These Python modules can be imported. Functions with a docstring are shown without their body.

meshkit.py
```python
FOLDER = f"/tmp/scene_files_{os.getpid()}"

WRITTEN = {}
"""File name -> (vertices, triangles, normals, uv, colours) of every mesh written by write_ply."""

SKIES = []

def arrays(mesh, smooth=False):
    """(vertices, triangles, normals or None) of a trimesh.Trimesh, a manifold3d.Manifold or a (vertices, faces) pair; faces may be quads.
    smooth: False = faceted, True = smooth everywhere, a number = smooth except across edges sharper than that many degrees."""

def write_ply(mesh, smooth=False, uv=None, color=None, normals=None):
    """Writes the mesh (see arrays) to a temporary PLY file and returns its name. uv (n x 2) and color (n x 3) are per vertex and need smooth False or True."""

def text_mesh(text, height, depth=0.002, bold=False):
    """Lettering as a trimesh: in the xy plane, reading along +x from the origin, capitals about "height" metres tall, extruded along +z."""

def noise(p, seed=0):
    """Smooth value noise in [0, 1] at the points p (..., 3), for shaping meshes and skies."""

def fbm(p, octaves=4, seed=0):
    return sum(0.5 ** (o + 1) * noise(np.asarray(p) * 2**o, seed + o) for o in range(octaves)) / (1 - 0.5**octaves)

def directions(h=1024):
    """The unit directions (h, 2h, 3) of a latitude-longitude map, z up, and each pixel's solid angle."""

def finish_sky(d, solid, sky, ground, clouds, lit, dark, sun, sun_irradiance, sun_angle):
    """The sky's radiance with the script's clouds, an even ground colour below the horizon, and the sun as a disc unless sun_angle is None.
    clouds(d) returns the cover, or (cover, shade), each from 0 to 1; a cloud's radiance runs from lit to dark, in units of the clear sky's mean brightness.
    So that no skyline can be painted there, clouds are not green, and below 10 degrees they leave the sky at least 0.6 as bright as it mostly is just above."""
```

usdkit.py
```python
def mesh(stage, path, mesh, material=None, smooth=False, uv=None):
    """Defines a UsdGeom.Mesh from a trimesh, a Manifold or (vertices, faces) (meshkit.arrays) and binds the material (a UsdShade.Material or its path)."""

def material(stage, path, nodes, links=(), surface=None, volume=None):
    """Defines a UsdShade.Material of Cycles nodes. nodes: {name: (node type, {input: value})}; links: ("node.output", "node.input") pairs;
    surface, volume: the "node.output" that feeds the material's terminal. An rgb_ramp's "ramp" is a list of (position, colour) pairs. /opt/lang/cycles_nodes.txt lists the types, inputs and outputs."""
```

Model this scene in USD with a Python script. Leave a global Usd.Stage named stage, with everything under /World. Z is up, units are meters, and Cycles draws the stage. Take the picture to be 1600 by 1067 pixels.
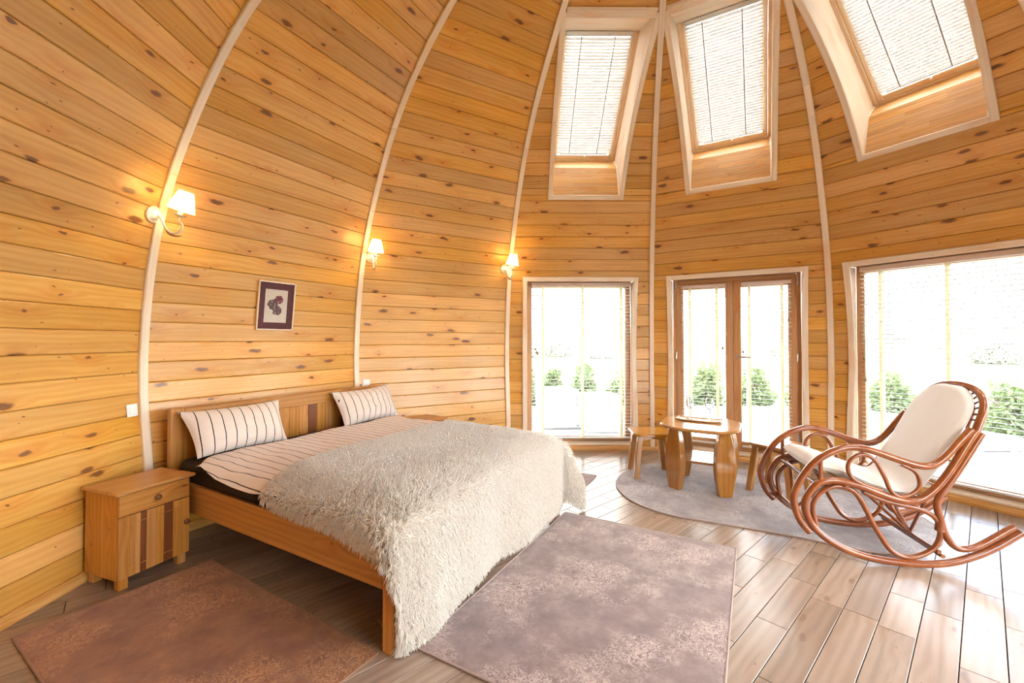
import math, random
import numpy as np, trimesh
from scipy.interpolate import CubicSpline
from scipy.spatial import ConvexHull
import usdkit, meshkit
from pxr import Usd, UsdGeom, UsdLux, UsdShade, Gf, Sdf, Vt

stage = Usd.Stage.CreateInMemory()
UsdGeom.SetStageUpAxis(stage, 'Z'); UsdGeom.SetStageMetersPerUnit(stage, 1.0)
UsdGeom.Xform.Define(stage, '/World'); UsdGeom.Scope.Define(stage, '/World/Looks')

# ---------------------------------------------------------------- camera, sky, sun, exposure
EXPOSURE = 3.05
SKY = 0.3
SUN = 4.0
SUN_ELEV, SUN_AZ = 48, 250          # degrees; azimuth the light comes from, ccw from +x
PX_F, PITCH, CY_OFF = 669.7047, math.degrees(.017), 519.457 - 533.5
cam = UsdGeom.Camera.Define(stage, '/World/camera')
cam.CreateHorizontalApertureAttr(36.0); cam.CreateVerticalApertureAttr(36.0 * 1067 / 1600)
cam.CreateFocalLengthAttr(36.0 * PX_F / 1600)
cam.CreateVerticalApertureOffsetAttr(36.0 * CY_OFF / 1600)
cam.CreateFStopAttr(0.0); cam.CreateClippingRangeAttr((0.02, 2000))
cam.CreateExposureAttr(EXPOSURE)
cx_ = UsdGeom.Xformable(cam); cx_.AddTranslateOp().Set((0, 0, 1.35)); cx_.AddRotateXOp().Set(90 + PITCH)

dome = UsdLux.DomeLight.Define(stage, '/World/sky_light')
dome.CreateIntensityAttr(1.0)
skym = usdkit.material(stage, '/World/Looks/sky', {
    'sky': ('sky_texture', {'sky_type': 'multiple_scattering', 'sun_disc': False, 'sun_elevation': math.radians(SUN_ELEV), 'sun_rotation': math.radians(90 - SUN_AZ), 'aerosol_density': 2.0}),
    'tc': ('texture_coordinate', {}),
    'mp': ('mapping', {'scale': (1.6, 1.6, 4.0)}),
    'n': ('noise_texture', {'scale': 1.6, 'detail': 5, 'roughness': .55}),
    'r': ('rgb_ramp', {'ramp': [(0, (0, 0, 0)), (.30, (0, 0, 0)), (.52, (1, 1, 1)), (1, (1, 1, 1))]}),
    'mx': ('mix_color', {'b': (7.0, 6.75, 6.35), 'use_clamp': False}),
    'bg': ('background_shader', {'strength': SKY})},
    [('tc.generated', 'mp.vector'), ('mp.vector', 'n.vector'), ('n.fac', 'r.fac'), ('r.color', 'mx.fac'), ('sky.color', 'mx.a'), ('mx.result', 'bg.color')], surface='bg.background')
UsdShade.MaterialBindingAPI.Apply(dome.GetPrim()).Bind(skym)
sun = UsdLux.DistantLight.Define(stage, '/World/sun')
sun.CreateIntensityAttr(SUN); sun.CreateAngleAttr(0.6); sun.CreateColorAttr((1, .95, .88))
sx_ = UsdGeom.Xformable(sun); sx_.AddRotateZOp().Set(SUN_AZ + 90); sx_.AddRotateXOp().Set(90 - SUN_ELEV)

# ---------------------------------------------------------------- helpers
rng = np.random.default_rng(7)
_used = set()
LOOKS = {}

def unique(parent, name):
    n, i = name, 0
    while parent + '/' + n in _used:
        i += 1; n = '%s_%03d' % (name, i)
    _used.add(parent + '/' + n)
    return parent + '/' + n

def ppath(parent):
    return '/World' if parent is None else str(parent.GetPath())

def obj(name, mesh, mat, parent=None, smooth=False, grain=None, label=None, kind=None, uv=None):
    """One Mesh prim. grain: direction of the wood grain, which gives the mesh its texture coordinates in metres along and across it."""
    path = unique(ppath(parent), name)
    if grain is not None:
        v, f, uv = wood_uv(mesh, grain)
        mesh, smooth = (v, f), False
    p = usdkit.mesh(stage, path, mesh, LOOKS[mat], smooth, uv).GetPrim()
    if label: p.SetCustomDataByKey('label', label)
    if kind: p.SetCustomDataByKey('kind', kind)
    return p

def tag(p, label=None, cat=None, group=None, kind=None):
    for k, x in (('label', label), ('category', cat), ('group', group), ('kind', kind)):
        if x: p.SetCustomDataByKey(k, x)
    return p

def thing(name, label, cat=None, loc=(0, 0, 0), rotz=0.0, group=None, kind=None, matrix=None):
    x = UsdGeom.Xform.Define(stage, unique('/World', name))
    if matrix is not None:
        x.AddTransformOp().Set(Gf.Matrix4d(*np.asarray(matrix, float).T.ravel().tolist()))
    else:
        x.AddTranslateOp().Set(tuple(float(c) for c in loc)); x.AddRotateZOp().Set(math.degrees(rotz))
    return tag(x.GetPrim(), label, cat, group, kind)

def sub(name, parent):
    return UsdGeom.Xform.Define(stage, unique(ppath(parent), name)).GetPrim()

def arr(mesh):
    v, f, _ = meshkit.arrays(mesh)
    return np.asarray(v, float), np.asarray(f, int)

def cat(*ms):
    vs, fs, n = [], [], 0
    for m in ms:
        v, f = arr(m); vs.append(v); fs.append(f + n); n += len(v)
    return np.vstack(vs), np.vstack(fs)

def wood_uv(mesh, axis):
    v, f = arr(mesh)
    a = np.asarray(axis, float); a = a / np.linalg.norm(a)
    b = np.cross(a, [0, 0, 1.0] if abs(a[2]) < .9 else [1.0, 0, 0]); b /= np.linalg.norm(b); c = np.cross(a, b)
    w = v[f]                                                        # n,3,3
    n = np.cross(w[:, 1] - w[:, 0], w[:, 2] - w[:, 0])
    use_b = np.abs(n @ c) >= np.abs(n @ b)
    off = rng.uniform(0, 40, 2)
    U = w @ a + off[0]
    V = np.where(use_b[:, None], w @ b, w @ c + 3.1) + off[1]
    end = np.abs(n @ a) > 1.5 * (np.abs(n @ b) + np.abs(n @ c))     # end grain
    U = np.where(end[:, None], off[0] + (w @ c) * .25, U)
    return w.reshape(-1, 3), np.arange(len(f) * 3).reshape(-1, 3), np.stack([U.ravel(), V.ravel()], 1)

_t = None
def cbox(size, center=(0, 0, 0), ch=.003, rz=0.0, axes=None):
    """A box with chamfered edges."""
    global _t
    h = np.asarray(size, float) / 2
    c = min(ch, .45 * h.min() * 2 * .9)
    pts = []
    for s in np.ndindex(2, 2, 2):
        sg = np.array(s) * 2 - 1
        for k in range(3):
            q = h.copy() - c; q[k] = h[k]; pts.append(sg * q)
    pts = np.array(pts)
    if _t is None:
        ref = []
        for s in np.ndindex(2, 2, 2):
            sg = np.array(s) * 2 - 1
            for k in range(3):
                q = np.full(3, .8); q[k] = 1; ref.append(sg * q)
        ref = np.array(ref); hull = ConvexHull(ref); F = hull.simplices.copy()
        for i, t in enumerate(F):
            n = np.cross(ref[t[1]] - ref[t[0]], ref[t[2]] - ref[t[0]])
            if n @ ref[t].mean(0) < 0: F[i] = t[::-1]
        _t = F
    if axes is not None: pts = pts @ np.asarray(axes, float)
    if rz:
        cc, ss = math.cos(rz), math.sin(rz); pts = pts @ np.array([[cc, ss, 0], [-ss, cc, 0], [0, 0, 1]])
    return pts + np.asarray(center, float), _t.copy()

def bar(a, b, w, t, up=(0, 0, 1), ch=.003):
    """A chamfered bar from a to b, w wide (along up x dir) and t thick (along up)."""
    a, b = np.asarray(a, float), np.asarray(b, float)
    d = b - a; L = np.linalg.norm(d); d /= L
    y = np.cross(up, d); y /= np.linalg.norm(y); z = np.cross(d, y)
    return cbox((L, w, t), (a + b) / 2, ch, axes=np.array([d, y, z]))

def spline(pts, n, closed=False):
    p = np.asarray(pts, float)
    if closed: p = np.vstack([p, p[:1]])
    t = np.r_[0, np.cumsum(np.linalg.norm(np.diff(p, axis=0), axis=1) ** .6)]
    cs = CubicSpline(t, p, bc_type='periodic' if closed else 'natural')
    q = cs(np.linspace(0, t[-1], n + (1 if closed else 0)))
    return q[:-1] if closed else q

def tube(pts, r, n=8, closed=False):
    p = np.asarray(pts, float); m = len(p)
    r = np.broadcast_to(np.asarray(r, float), (m,))
    if closed: t = np.roll(p, -1, 0) - np.roll(p, 1, 0)
    else: t = np.gradient(p, axis=0)
    t = t / (np.linalg.norm(t, axis=1, keepdims=True) + 1e-12)
    x = np.cross(t[0], [0, 0, 1.0] if abs(t[0][2]) < .9 else [1.0, 0, 0]); x /= np.linalg.norm(x)
    X = []
    for i in range(m):
        x = x - t[i] * (x @ t[i]); x /= np.linalg.norm(x); X.append(x)
    X = np.array(X); Y = np.cross(t, X)
    a = np.arange(n) * 2 * np.pi / n
    v = (p[:, None] + r[:, None, None] * (np.cos(a)[None, :, None] * X[:, None] + np.sin(a)[None, :, None] * Y[:, None])).reshape(-1, 3)
    f = []
    for i in range(m if closed else m - 1):
        i2 = (i + 1) % m
        for j in range(n):
            j2 = (j + 1) % n
            f += [[i * n + j, i * n + j2, i2 * n + j2], [i * n + j, i2 * n + j2, i2 * n + j]]
    if not closed:
        v = np.vstack([v, p[:1], p[-1:]]); k = len(v)
        for j in range(n):
            j2 = (j + 1) % n
            f += [[k - 2, j2, j], [k - 1, (m - 1) * n + j, (m - 1) * n + j2]]
    return v, np.array(f)

def lathe(profile, n=24, center=(0, 0, 0), axis='z'):
    """profile: (radius, height) pairs from one end to the other, revolved; open ends on the axis close by radius 0."""
    pr = np.asarray(profile, float); m = len(pr)
    a = np.arange(n) * 2 * np.pi / n
    v = np.stack([pr[:, 0, None] * np.cos(a), pr[:, 0, None] * np.sin(a), np.broadcast_to(pr[:, 1, None], (m, n))], -1).reshape(-1, 3)
    f = []
    for i in range(m - 1):
        for j in range(n):
            j2 = (j + 1) % n
            f += [[i * n + j, i * n + j2, (i + 1) * n + j2], [i * n + j, (i + 1) * n + j2, (i + 1) * n + j]]
    f = np.array(f)
    ok = np.array([len({tuple(np.round(v[k], 9)) for k in t}) == 3 for t in f])
    f = f[ok]
    if axis == 'y': v = v[:, [1, 2, 0]]
    if axis == 'x': v = v[:, [2, 0, 1]]
    return v + np.asarray(center, float), f

def prism(poly, z0, z1, ch=0.0):
    """A convex or star-shaped outline (x, y) extruded from z0 to z1, its top and bottom edges chamfered by ch."""
    p = np.asarray(poly, float); n = len(p); c = p.mean(0)
    area = .5 * np.sum(p[:, 0] * np.roll(p[:, 1], -1) - np.roll(p[:, 0], -1) * p[:, 1])
    if area < 0: p = p[::-1]
    d = p - c; L = np.linalg.norm(d, axis=1, keepdims=True); inn = c + d * (1 - ch / L)
    rings = [(inn, z0), (p, z0 + ch), (p, z1 - ch), (inn, z1)] if ch else [(p, z0), (p, z1)]
    v = np.vstack([np.c_[q, np.full(n, z)] for q, z in rings] + [[[*c, z0], [*c, z1]]])
    f, k = [], len(rings)
    for i in range(k - 1):
        for j in range(n):
            j2 = (j + 1) % n
            f += [[i * n + j, i * n + j2, (i + 1) * n + j2], [i * n + j, (i + 1) * n + j2, (i + 1) * n + j]]
    for j in range(n):
        j2 = (j + 1) % n
        f += [[k * n, j2, j], [k * n + 1, (k - 1) * n + j, (k - 1) * n + j2]]
    return v, np.array(f)

def loft(rings, cap=True):
    """Closed rings of equal count joined into a skin."""
    R = np.asarray(rings, float); m, n = R.shape[:2]; v = R.reshape(-1, 3); f = []
    for i in range(m - 1):
        for j in range(n):
            j2 = (j + 1) % n
            f += [[i * n + j, i * n + j2, (i + 1) * n + j2], [i * n + j, (i + 1) * n + j2, (i + 1) * n + j]]
    if cap:
        v = np.vstack([v, R[0].mean(0), R[-1].mean(0)]); k = len(v)
        for j in range(n):
            j2 = (j + 1) % n
            f += [[k - 2, j2, j], [k - 1, (m - 1) * n + j, (m - 1) * n + j2]]
    return v, np.array(f)

def grid_faces(m, n):
    i, j = np.meshgrid(np.arange(m - 1), np.arange(n - 1), indexing='ij')
    a = (i * n + j).ravel(); b = a + 1; c = a + n; d = c + 1
    return np.vstack([np.stack([a, c, d], 1), np.stack([a, d, b], 1)])

def move(mesh, off=(0, 0, 0), rz=0.0, R=None):
    v, f = arr(mesh)
    if rz:
        c, s = math.cos(rz), math.sin(rz); v = v @ np.array([[c, s, 0], [-s, c, 0], [0, 0, 1]])
    if R is not None: v = v @ np.asarray(R, float).T
    return v + np.asarray(off, float), f

# ---------------------------------------------------------------- materials
def look(name, nodes, links=(), surface='p.BSDF'):
    LOOKS[name] = usdkit.material(stage, '/World/Looks/' + name, nodes, links, surface=surface)

def plain(name, col, rough=.5, metal=0.0, **kw):
    look(name, {'p': ('principled_bsdf', {'base_color': col, 'roughness': rough, 'metallic': metal, **kw})})

def wood(name, light, mid, dark, knot=(.15, .052, .016), knots=1.0, rough=.42, var=.10, spec=.5, coat=0.0, rings=9.0, bump=.12, knot_size=1.0, sat=.06, wave=.26, dist=4.0, halo=1.0, band=.35, undul=.6):
    N = {'tc': ('texture_coordinate', {}), 'oi': ('object_info', {}),
         'm1': ('mapping', {'scale': (1.1, 26, 1)}), 'n1': ('noise_texture', {'scale': 1.0, 'detail': 5, 'roughness': .6, 'distortion': .5}),
         'wn': ('noise_texture', {'scale': 13.0, 'detail': 2}), 'ws': ('vector_math', {'math_type': 'multiply_add', 'vector2': (.05, .035, 0), 'vector3': (-.025, -.0175, 0)}), 'wa': ('vector_math', {'math_type': 'add'}),
         'mw': ('mapping', {'scale': (6.5, 17.0, 1)}), 'v2': ('voronoi_texture', {'dimensions': '2D', 'scale': 1.0}), 's2': ('separate_color', {}), 't2': ('math', {'math_type': 'multiply_add', 'value2': .24 * knot_size, 'value3': -.165 * knot_size}),
         't2a': ('math', {'math_type': 'maximum', 'value2': .0001}), 't2b': ('math', {'math_type': 'multiply', 'value2': .4}), 'k2': ('map_range', {'range_type': 'smoothstep', 'to_min': 0.0, 'to_max': 1.0}), 'kmax': ('math', {'math_type': 'maximum'}),
         'mb': ('mapping', {'scale': (.22, 8.0, 1)}), 'nb': ('noise_texture', {'scale': 1.0, 'detail': 2}), 'ab': ('math', {'math_type': 'multiply_add', 'value2': band, 'value3': -.5 * band}), 'a3': ('math', {'math_type': 'add'}),
         'mu': ('mapping', {'scale': (2.6, 9.0, 1)}), 'nu': ('noise_texture', {'scale': 1.0, 'detail': 2}), 'b1': ('math', {'math_type': 'multiply', 'value2': .35}), 'b2': ('math', {'math_type': 'multiply_add', 'value2': undul}), 'b3': ('math', {'math_type': 'multiply_add', 'value2': .8 * undul}),
         'mv': ('mapping', {'scale': (2.3, 6.6, 1)}), 'vo': ('voronoi_texture', {'dimensions': '2D', 'scale': 1.0}),
         'sc': ('separate_color', {}), 'th': ('math', {'math_type': 'multiply_add', 'value2': .17 * knot_size, 'value3': -.032 * knot_size}),
         'th0': ('math', {'math_type': 'maximum', 'value2': .0001}), 'thi': ('math', {'math_type': 'multiply', 'value2': .45}),
         'kn': ('map_range', {'range_type': 'smoothstep', 'to_min': 0.0, 'to_max': 1.0}),
         'has': ('map_range', {'from_min': 0.0, 'from_max': .03, 'to_min': 0.0, 'to_max': 1.0, 'clamp': True}),
         'hl': ('map_range', {'range_type': 'smoothstep', 'from_min': .42, 'from_max': .03, 'to_min': 0.0, 'to_max': halo}),
         'hh': ('math', {'math_type': 'multiply'}), 'ph': ('math', {'math_type': 'multiply', 'value2': 7.0}),
         'm2': ('mapping', {'scale': (.16, 1, 1)}),
         'wv': ('wave_texture', {'wave_type': 'bands', 'bands_direction': 'y', 'profile': 'sine', 'scale': rings, 'distortion': dist, 'detail': 2, 'detail_scale': 1.5}),
         'a1': ('math', {'math_type': 'multiply', 'value2': wave}), 'a2': ('math', {'math_type': 'multiply_add', 'value2': .72}),
         'rp': ('rgb_ramp', {'ramp': [(.12, light), (.45, mid), (.86, dark)]}),
         'm3': ('mapping', {'scale': (.8, 3.0, 1)}), 'n3': ('noise_texture', {'scale': 1.0, 'detail': 2}),
         'vr': ('map_range', {'from_min': 0.0, 'from_max': 1.0, 'to_min': 1 - var, 'to_max': 1 + var}),
         'v3': ('map_range', {'from_min': .3, 'from_max': .7, 'to_min': .93, 'to_max': 1.07}), 'vm': ('math', {'math_type': 'multiply'}),
         'sr': ('math', {'math_type': 'multiply_add', 'value2': 7.31, 'value3': 0.0}), 'sf': ('math', {'math_type': 'fraction'}),
         'sm': ('map_range', {'from_min': 0.0, 'from_max': 1.0, 'to_min': 1 - sat, 'to_max': 1 + sat}),
         'hs': ('hsv', {}), 'hc': ('mix_color', {'blend_type': 'multiply', 'b': (.93, .72, .52)}), 'hf': ('math', {'math_type': 'multiply', 'value2': .55}),
         'kf': ('math', {'math_type': 'multiply', 'value2': .88 * knots}), 'kc': ('mix_color', {'b': knot}),
         'bp': ('bump', {'strength': bump, 'distance': .012}),
         'p': ('principled_bsdf', {'roughness': rough, 'specular_ior_level': spec, 'coat_weight': coat, 'coat_roughness': .12})}
    Lk = [('tc.UV', 'm1.vector'), ('m1.vector', 'n1.vector'), ('tc.UV', 'wn.vector'), ('wn.color', 'ws.vector1'), ('ws.vector', 'wa.vector1'), ('tc.UV', 'wa.vector2'), ('wa.vector', 'mv.vector'), ('wa.vector', 'mw.vector'), ('mw.vector', 'v2.vector'), ('v2.color', 's2.color'), ('s2.r', 't2.value1'), ('t2.value', 't2a.value1'), ('t2a.value', 't2b.value1'), ('v2.distance', 'k2.value'), ('t2a.value', 'k2.from_min'), ('t2b.value', 'k2.from_max'), ('kn.result', 'kmax.value1'), ('k2.result', 'kmax.value2'), ('tc.UV', 'mb.vector'), ('mb.vector', 'nb.vector'), ('nb.fac', 'ab.value1'), ('ab.value', 'a3.value1'), ('a2.value', 'a3.value2'), ('tc.UV', 'mu.vector'), ('mu.vector', 'nu.vector'), ('a2.value', 'b1.value1'), ('nu.fac', 'b2.value1'), ('b1.value', 'b2.value3'), ('hh.value', 'b3.value1'), ('b2.value', 'b3.value3'), ('mv.vector', 'vo.vector'), ('vo.color', 'sc.color'),
          ('sc.r', 'th.value1'), ('th.value', 'th0.value1'), ('th0.value', 'thi.value1'), ('vo.distance', 'kn.value'), ('th0.value', 'kn.from_min'), ('thi.value', 'kn.from_max'),
          ('th.value', 'has.value'), ('vo.distance', 'hl.value'), ('hl.result', 'hh.value1'), ('has.result', 'hh.value2'), ('hh.value', 'ph.value1'),
          ('tc.UV', 'm2.vector'), ('m2.vector', 'wv.vector'), ('ph.value', 'wv.phase'),
          ('wv.fac', 'a1.value1'), ('n1.fac', 'a2.value1'), ('a1.value', 'a2.value3'), ('a3.value', 'rp.fac'),
          ('tc.UV', 'm3.vector'), ('m3.vector', 'n3.vector'), ('n3.fac', 'v3.value'), ('oi.random', 'vr.value'), ('vr.result', 'vm.value1'), ('v3.result', 'vm.value2'),
          ('oi.random', 'sr.value1'), ('sr.value', 'sf.value1'), ('sf.value', 'sm.value'),
          ('rp.color', 'hs.color'), ('vm.value', 'hs.value'), ('sm.result', 'hs.saturation'),
          ('hs.color', 'hc.a'), ('hh.value', 'hf.value1'), ('hf.value', 'hc.fac'), ('hc.result', 'kc.a'), ('kmax.value', 'kf.value1'), ('kf.value', 'kc.fac'),
          ('kc.result', 'p.base_color'), ('b3.value', 'bp.height'), ('bp.normal', 'p.normal')]
    look(name, N, Lk)

wood('pine_wall', (.77, .45, .13), (.70, .365, .086), (.57, .26, .05), rough=.25, var=.14, bump=.18, knot_size=1.15, wave=.19, dist=6.0, band=.45)
wood('pine_strip', (.93, .82, .67), (.90, .77, .61), (.82, .67, .50), knots=0, rough=.5, var=.04, bump=.05)
wood('pine_furniture', (.58, .285, .075), (.50, .225, .052), (.35, .13, .025), rough=.33, var=.10, knots=.8, knot_size=.8, bump=.06)
wood('pine_dark_stave', (.24, .075, .018), (.19, .055, .012), (.13, .036, .008), rough=.33, var=.06, knots=0, bump=.06)
wood('honey_wood', (.45, .205, .038), (.39, .165, .026), (.29, .105, .014), rough=.2, var=.05, knots=0, coat=1.0, bump=.04)
wood('frame_wood', (.64, .37, .19), (.57, .315, .15), (.46, .235, .105), rough=.38, var=.04, knots=0, bump=.05)
wood('laminated_pine', (.76, .46, .19), (.68, .375, .125), (.54, .26, .075), rough=.38, var=.10, knots=0, bump=.05)
wood('oak_floor', (.345, .25, .185), (.285, .20, .145), (.195, .13, .088), knot=(.15, .09, .055), rough=.23, spec=.6, var=.19, knots=.7, knot_size=.8, rings=7, bump=.07, wave=.22, dist=3.5, halo=.4)
plain('dark_gap', (.10, .045, .018), .8)
plain('white_plastic', (.85, .85, .84), .3)
plain('cream_enamel', (.82, .76, .66), .35)
plain('aged_brass', (.42, .30, .17), .38, 1.0)
plain('steel', (.75, .74, .72), .25, 1.0)
plain('bead_wood', (.30, .18, .08), .5)
look('tape', {'d': ('diffuse_bsdf', {'color': (.92, .86, .70)}), 't': ('translucent_bsdf', {'color': (.95, .90, .74)}), 'm': ('mix_closure', {'fac': .55})}, [('d.BSDF', 'm.closure1'), ('t.BSDF', 'm.closure2')], 'm.closure')
plain('grey_cord', (.45, .44, .44), .7)
plain('pale_rail', (.78, .64, .56), .45)
plain('grey_rail', (.52, .52, .54), .4)
plain('dark_sheet', (.020, .013, .009), .85)
plain('maroon_mat', (.085, .012, .016), .6)
plain('candle', (.86, .74, .48), .5)
look('bulb_glow', {'e': ('emission', {'color': (1, .76, .42), 'strength': 30.0})}, surface='e.emission')
look('lamp_shade', {'d': ('diffuse_bsdf', {'color': (.88, .80, .66)}), 't': ('translucent_bsdf', {'color': (.95, .86, .68)}), 'm': ('mix_closure', {'fac': .6})},
     [('d.BSDF', 'm.closure1'), ('t.BSDF', 'm.closure2')], 'm.closure')
plain('slat_white', (.78, .755, .72), .45)
look('slat_aluminium', {'d': ('principled_bsdf', {'base_color': (.82, .80, .77), 'roughness': .4}), 't': ('translucent_bsdf', {'color': (.85, .82, .78)}), 'm': ('mix_closure', {'fac': .07})}, [('d.BSDF', 'm.closure1'), ('t.BSDF', 'm.closure2')], 'm.closure')
look('pane_glass', {'t': ('transparent_bsdf', {'color': (.97, .985, .98)}), 'g': ('glossy_bsdf', {'color': (1, 1, 1), 'roughness': .01}), 'f': ('fresnel', {'IOR': 1.45}), 'm': ('mix_closure', {})},
     [('f.fac', 'm.fac'), ('t.BSDF', 'm.closure1'), ('g.BSDF', 'm.closure2')], 'm.closure')
plain('clear_glass', (.80, .83, .85), 0.0, transmission_weight=1.0, ior=1.45)
# rattan: red-brown varnished cane with faint nodes
look('rattan', {'tc': ('texture_coordinate', {}), 'n': ('noise_texture', {'scale': 9.0, 'detail': 4, 'roughness': .6}), 'n2': ('noise_texture', {'scale': 60.0, 'detail': 2}),
     'r': ('rgb_ramp', {'ramp': [(.25, (.15, .033, .007)), (.5, (.215, .054, .012)), (.75, (.295, .088, .021))]}), 'b': ('bump', {'strength': .15, 'distance': .003}),
     'p': ('principled_bsdf', {'roughness': .22, 'coat_weight': .4, 'coat_roughness': .08})},
     [('tc.object', 'n.vector'), ('tc.object', 'n2.vector'), ('n.fac', 'r.fac'), ('r.color', 'p.base_color'), ('n2.fac', 'b.height'), ('b.normal', 'p.normal')])
def cloth(name, col, col2=None, scale=600, rough=.9, sheen=.2, bump=.2):
    look(name, {'tc': ('texture_coordinate', {}), 'n': ('noise_texture', {'scale': float(scale), 'detail': 2}), 'm': ('mix_color', {'a': col, 'b': col2 or tuple(c * .86 for c in col)}),
         'b': ('bump', {'strength': bump, 'distance': .002}), 'p': ('principled_bsdf', {'roughness': rough, 'sheen_weight': sheen})},
         [('tc.object', 'n.vector'), ('n.fac', 'm.fac'), ('m.result', 'p.base_color'), ('n.fac', 'b.height'), ('b.normal', 'p.normal')])
cloth('canvas', (.74, .675, .61))
cloth('fur_base', (.70, .64, .56))
look('fur', {'h': ('principled_bsdf', {'base_color': (.75, .695, .63), 'roughness': .8, 'sheen_weight': .2}), 't': ('translucent_bsdf', {'color': (.75, .69, .61)}), 'm': ('mix_closure', {'fac': .3})},
     [('h.BSDF', 'm.closure1'), ('t.BSDF', 'm.closure2')], 'm.closure')
look('striped_linen', {'tc': ('texture_coordinate', {}), 'sx': ('separate_xyz', {}), 'mu': ('math', {'math_type': 'multiply', 'value2': 1 / .068}), 'fr': ('math', {'math_type': 'fraction'}),
     'lt': ('math', {'math_type': 'less_than', 'value2': .085}), 'mx': ('mix_color', {'a': (.72, .62, .55), 'b': (.045, .028, .022)}),
     'n': ('noise_texture', {'scale': 500.0}), 'b': ('bump', {'strength': .15, 'distance': .002}), 'p': ('principled_bsdf', {'roughness': .85, 'sheen_weight': .2})},
     [('tc.UV', 'sx.vector'), ('sx.x', 'mu.value1'), ('mu.value', 'fr.value1'), ('fr.value', 'lt.value1'), ('lt.value', 'mx.fac'), ('mx.result', 'p.base_color'), ('tc.object', 'n.vector'), ('n.fac', 'b.height'), ('b.normal', 'p.normal')])
def rug_look(name, base, light, dark):
    look(name, {'tc': ('texture_coordinate', {}), 'big': ('noise_texture', {'scale': 2.3, 'detail': 4, 'roughness': .6}), 'br': ('map_range', {'range_type': 'smoothstep', 'from_min': .44, 'from_max': .58, 'to_min': 0.0, 'to_max': 1.0}),
         'sq': ('noise_texture', {'scale': 27.0, 'detail': 3, 'roughness': .55, 'distortion': 2.2}), 'a': ('math', {'math_type': 'subtract', 'value2': .5}), 'ab': ('math', {'math_type': 'absolute'}),
         'ln': ('map_range', {'range_type': 'smoothstep', 'from_min': .075, 'from_max': .02, 'to_min': 0.0, 'to_max': 1.0}), 'lm': ('math', {'math_type': 'multiply'}), 'lm2': ('math', {'math_type': 'multiply', 'value2': .95}),
         'md': ('noise_texture', {'scale': 7.0, 'detail': 6, 'roughness': .7}), 'c0': ('rgb_ramp', {'ramp': [(.3, dark), (.5, base), (.72, tuple(.6 * b + .4 * l for b, l in zip(base, light)))]}),
         'c1': ('mix_color', {'b': light}), 'pn': ('noise_texture', {'scale': 420.0, 'detail': 2}), 'bp': ('bump', {'strength': .5, 'distance': .004}),
         'p': ('principled_bsdf', {'roughness': .95, 'sheen_weight': .3})},
         [('tc.object', 'big.vector'), ('big.fac', 'br.value'), ('tc.object', 'sq.vector'), ('sq.fac', 'a.value1'), ('a.value', 'ab.value1'), ('ab.value', 'ln.value'), ('ln.result', 'lm.value1'), ('br.result', 'lm.value2'), ('lm.value', 'lm2.value1'),
          ('tc.object', 'md.vector'), ('md.fac', 'c0.fac'), ('c0.color', 'c1.a'), ('lm2.value', 'c1.fac'), ('c1.result', 'p.base_color'), ('tc.object', 'pn.vector'), ('pn.fac', 'bp.height'), ('bp.normal', 'p.normal')])
rug_look('mauve_rug', (.235, .158, .145), (.52, .39, .34), (.165, .106, .098))
rug_look('warm_lit_rug', (.26, .092, .027), (.50, .235, .08), (.17, .052, .014))  # same pattern as the mauve rug, with warm light put into the colour
cloth('rug_edge_warm_lit', (.30, .15, .075), scale=300)  # binding with that warm light in its colour too
rug_look('grey_rug', (.26, .215, .21), (.50, .45, .43), (.175, .14, .14))
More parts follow.
